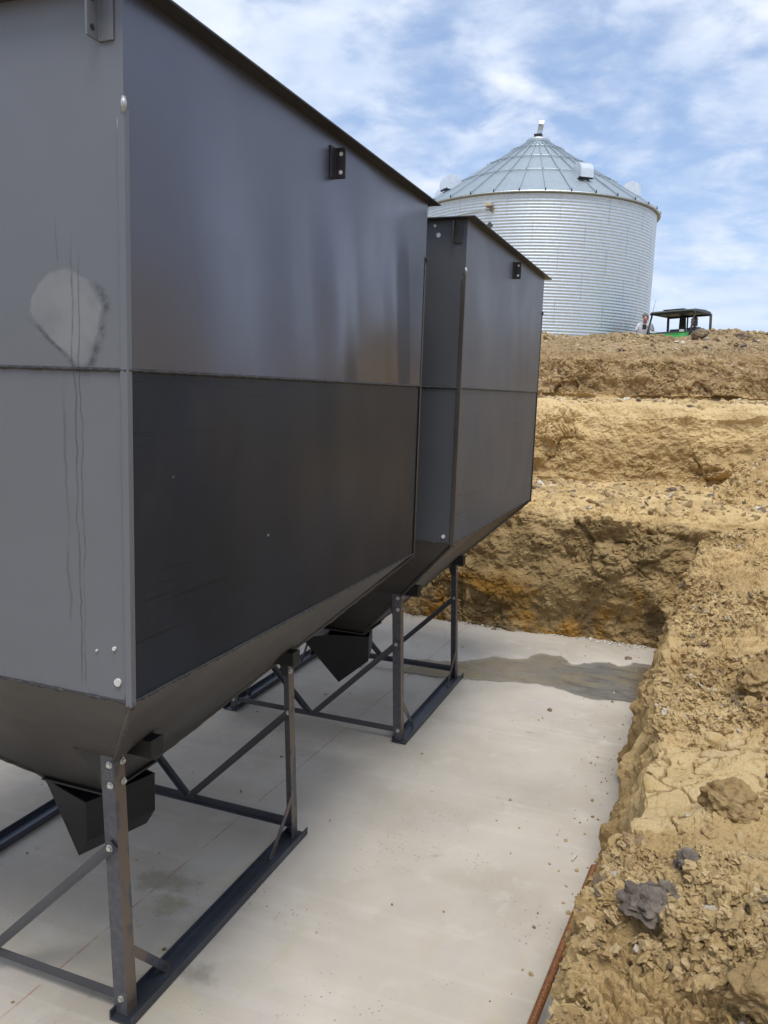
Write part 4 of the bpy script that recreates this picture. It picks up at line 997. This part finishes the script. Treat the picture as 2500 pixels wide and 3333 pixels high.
m = MB(); m.box(-.74,.74,.85,1.62,.66,1.04); m.build('cargo_bed', M_GREEN, U, bevel=.03)
# roof: shallow moulded panel with a lip
rf = MB(); rx = .71
secr = [(-.62,1.86),(-.60,1.905),(-.30,1.955),(.45,1.985),(.92,1.955),(.96,1.89),(.90,1.875),(-.55,1.85)]
rf.sweep(secr, (-rx,0,0), (rx,0,0), (0,1,0), (0,0,1)); rfo = rf.build('roof', M_PLAST, U, bevel=.025)
m = MB(); m.box(-.42,.30,-.30,.60,1.970,1.995); m.build('roof_panel', M_PLAST, rfo, bevel=.015)
def post(a, b, r=.035): 
    m = MB(); m.tube([a, b], r, 10); m.build('cab_post', M_DARK, U, smooth=True)
for s in (-1, 1):
    post((s*.72,-.84,.95), (s*.72,-.40,1.87), .030); post((s*.73,.86,.75), (s*.73,.86,1.88), .042); post((s*.70,-.5,1.86), (s*.70,.88,1.87), .035)
post((-.74,-.50,1.845), (.74,-.50,1.845), .035); post((-.74,.88,1.85), (.74,.88,1.85), .035); post((-.74,.90,1.15), (.74,.90,1.15), .025)
post((-.05,.86,1.15), (-.05,.86,1.85), .025)
for x in (-.36, .36):
    m = MB(); m.box(x-.27,x+.27,.15,.68,.72,.86); st = m.build('seat', M_DARK, U, bevel=.04)
    m = MB(); m.sweep([(.60,.84),(.74,.84),(.84,1.28),(.72,1.30)], (x-.26,0,0), (x+.26,0,0), (0,1,0), (0,0,1)); m.build('backrest', M_DARK, st, bevel=.04)
m = MB(); m.sweep([(-.13,1.25),(.13,1.25),(.10,1.86),(-.10,1.86)], (-.18,.72,0), (-.18,.82,0), (1,0,0), (0,0,1)); m.build('headrest', M_DARK, U, bevel=.03)
m = MB(); m.tube([(.36+.17*math.cos(2*PI*k/20), -.10+.06*math.sin(2*PI*k/20), 1.20+.16*math.sin(2*PI*k/20)) for k in range(21)], .016, 8, False); m.tube([(.36,-.35,1.08),(.36,-.10,1.20)], .022, 8); m.build('steering_wheel', M_DARK, U, smooth=True)
m = MB(); m.tube([(-.70,-.44,1.88),(-.655,-.44,2.10),(-.60,-.44,2.34)], [.008,.005,.003], 6); m.build('antenna', M_DARK, U)
for s in (-1, 1):
    m = MB(); m.tube([(s*.74,-.60,1.42),(s*.84,-.64,1.46)], .012, 6); m.box(min(s*.80,s*.92), max(s*.80,s*.92), -.68,-.64,1.36,1.52); m.build('side_mirror', M_DARK, U)
    for y in (-.95, .98):
        wm_ = MB(); pr_ = [(.15,-.12),(.28,-.13),(.335,-.09),(.34,0),(.335,.09),(.28,.13),(.15,.12)]
        wm_.lathe(pr_, 28); wh = wm_.build('wheel', M_DARK, U, (s*.68,y,.30), (0,PI/2,0), smooth=True)
        wm_ = MB(); wm_.lathe([(0,-.05),(.10,-.06),(.15,-.11),(.155,.11),(.10,.06),(0,.05)], 20); wm_.build('rim', M_YEL, wh)
sit = dict(pelvis=(0,.05,.92), chest=(0.02,-.02,1.30), neck0=(.02,-.06,1.44), neck=(.01,-.08,1.50), head0=(0,-.10,1.57), head=(-.01,-.12,1.64), crown=(-.01,-.10,1.72), face=(-.35,-1,-.25),
    shl=(.19,-.03,1.38), ell=(.36,-.16,1.20), wrl=(.16,-.36,1.17), shr=(-.17,-.03,1.38), elr=(-.24,-.20,1.16), wrr=(-.06,-.40,1.20),
    hpl=(.10,0,.88), knl=(.13,-.45,.92), anl=(.12,-.52,.52), hpr=(-.10,0,.88), knr=(-.13,-.45,.92), anr=(-.12,-.52,.52), toe=(0,-.14,-.05))
ur = Matrix.Rotation(math.radians(-22), 4, 'Z')
pd_ = Vector((UX,UY,GND+.06)) + ur @ Vector((.40,.28,-.02))
person(pd_, math.radians(-22), sit, M_GSHIRT, M_HAIR, 'person in slate grey shirt sitting at the wheel with elbow out')
std = dict(pelvis=(0,.05,.95), chest=(0,-.05,1.30), neck0=(0,-.11,1.44), neck=(0,-.14,1.50), head0=(.01,-.18,1.55), head=(.02,-.22,1.60), crown=(.02,-.20,1.69), face=(.45,-1,-.75),
    shl=(.20,-.06,1.38), ell=(.30,-.12,1.12), wrl=(.24,-.34,1.02), shr=(-.20,-.06,1.38), elr=(-.31,-.06,1.10), wrr=(-.22,-.28,.98),
    hpl=(.10,.05,.90), knl=(.11,0,.50), anl=(.12,.06,.09), hpr=(-.10,.05,.90), knr=(-.11,.0,.50), anr=(-.12,.06,.09), toe=(0,-.15,-.04))
ps_ = Vector((UX,UY,GND)) + ur @ Vector((-1.08,-.25,.17))
person(ps_, math.radians(-5), std, M_WSHIRT, M_CAP, 'person in white shirt bending beside the open vehicle cab')
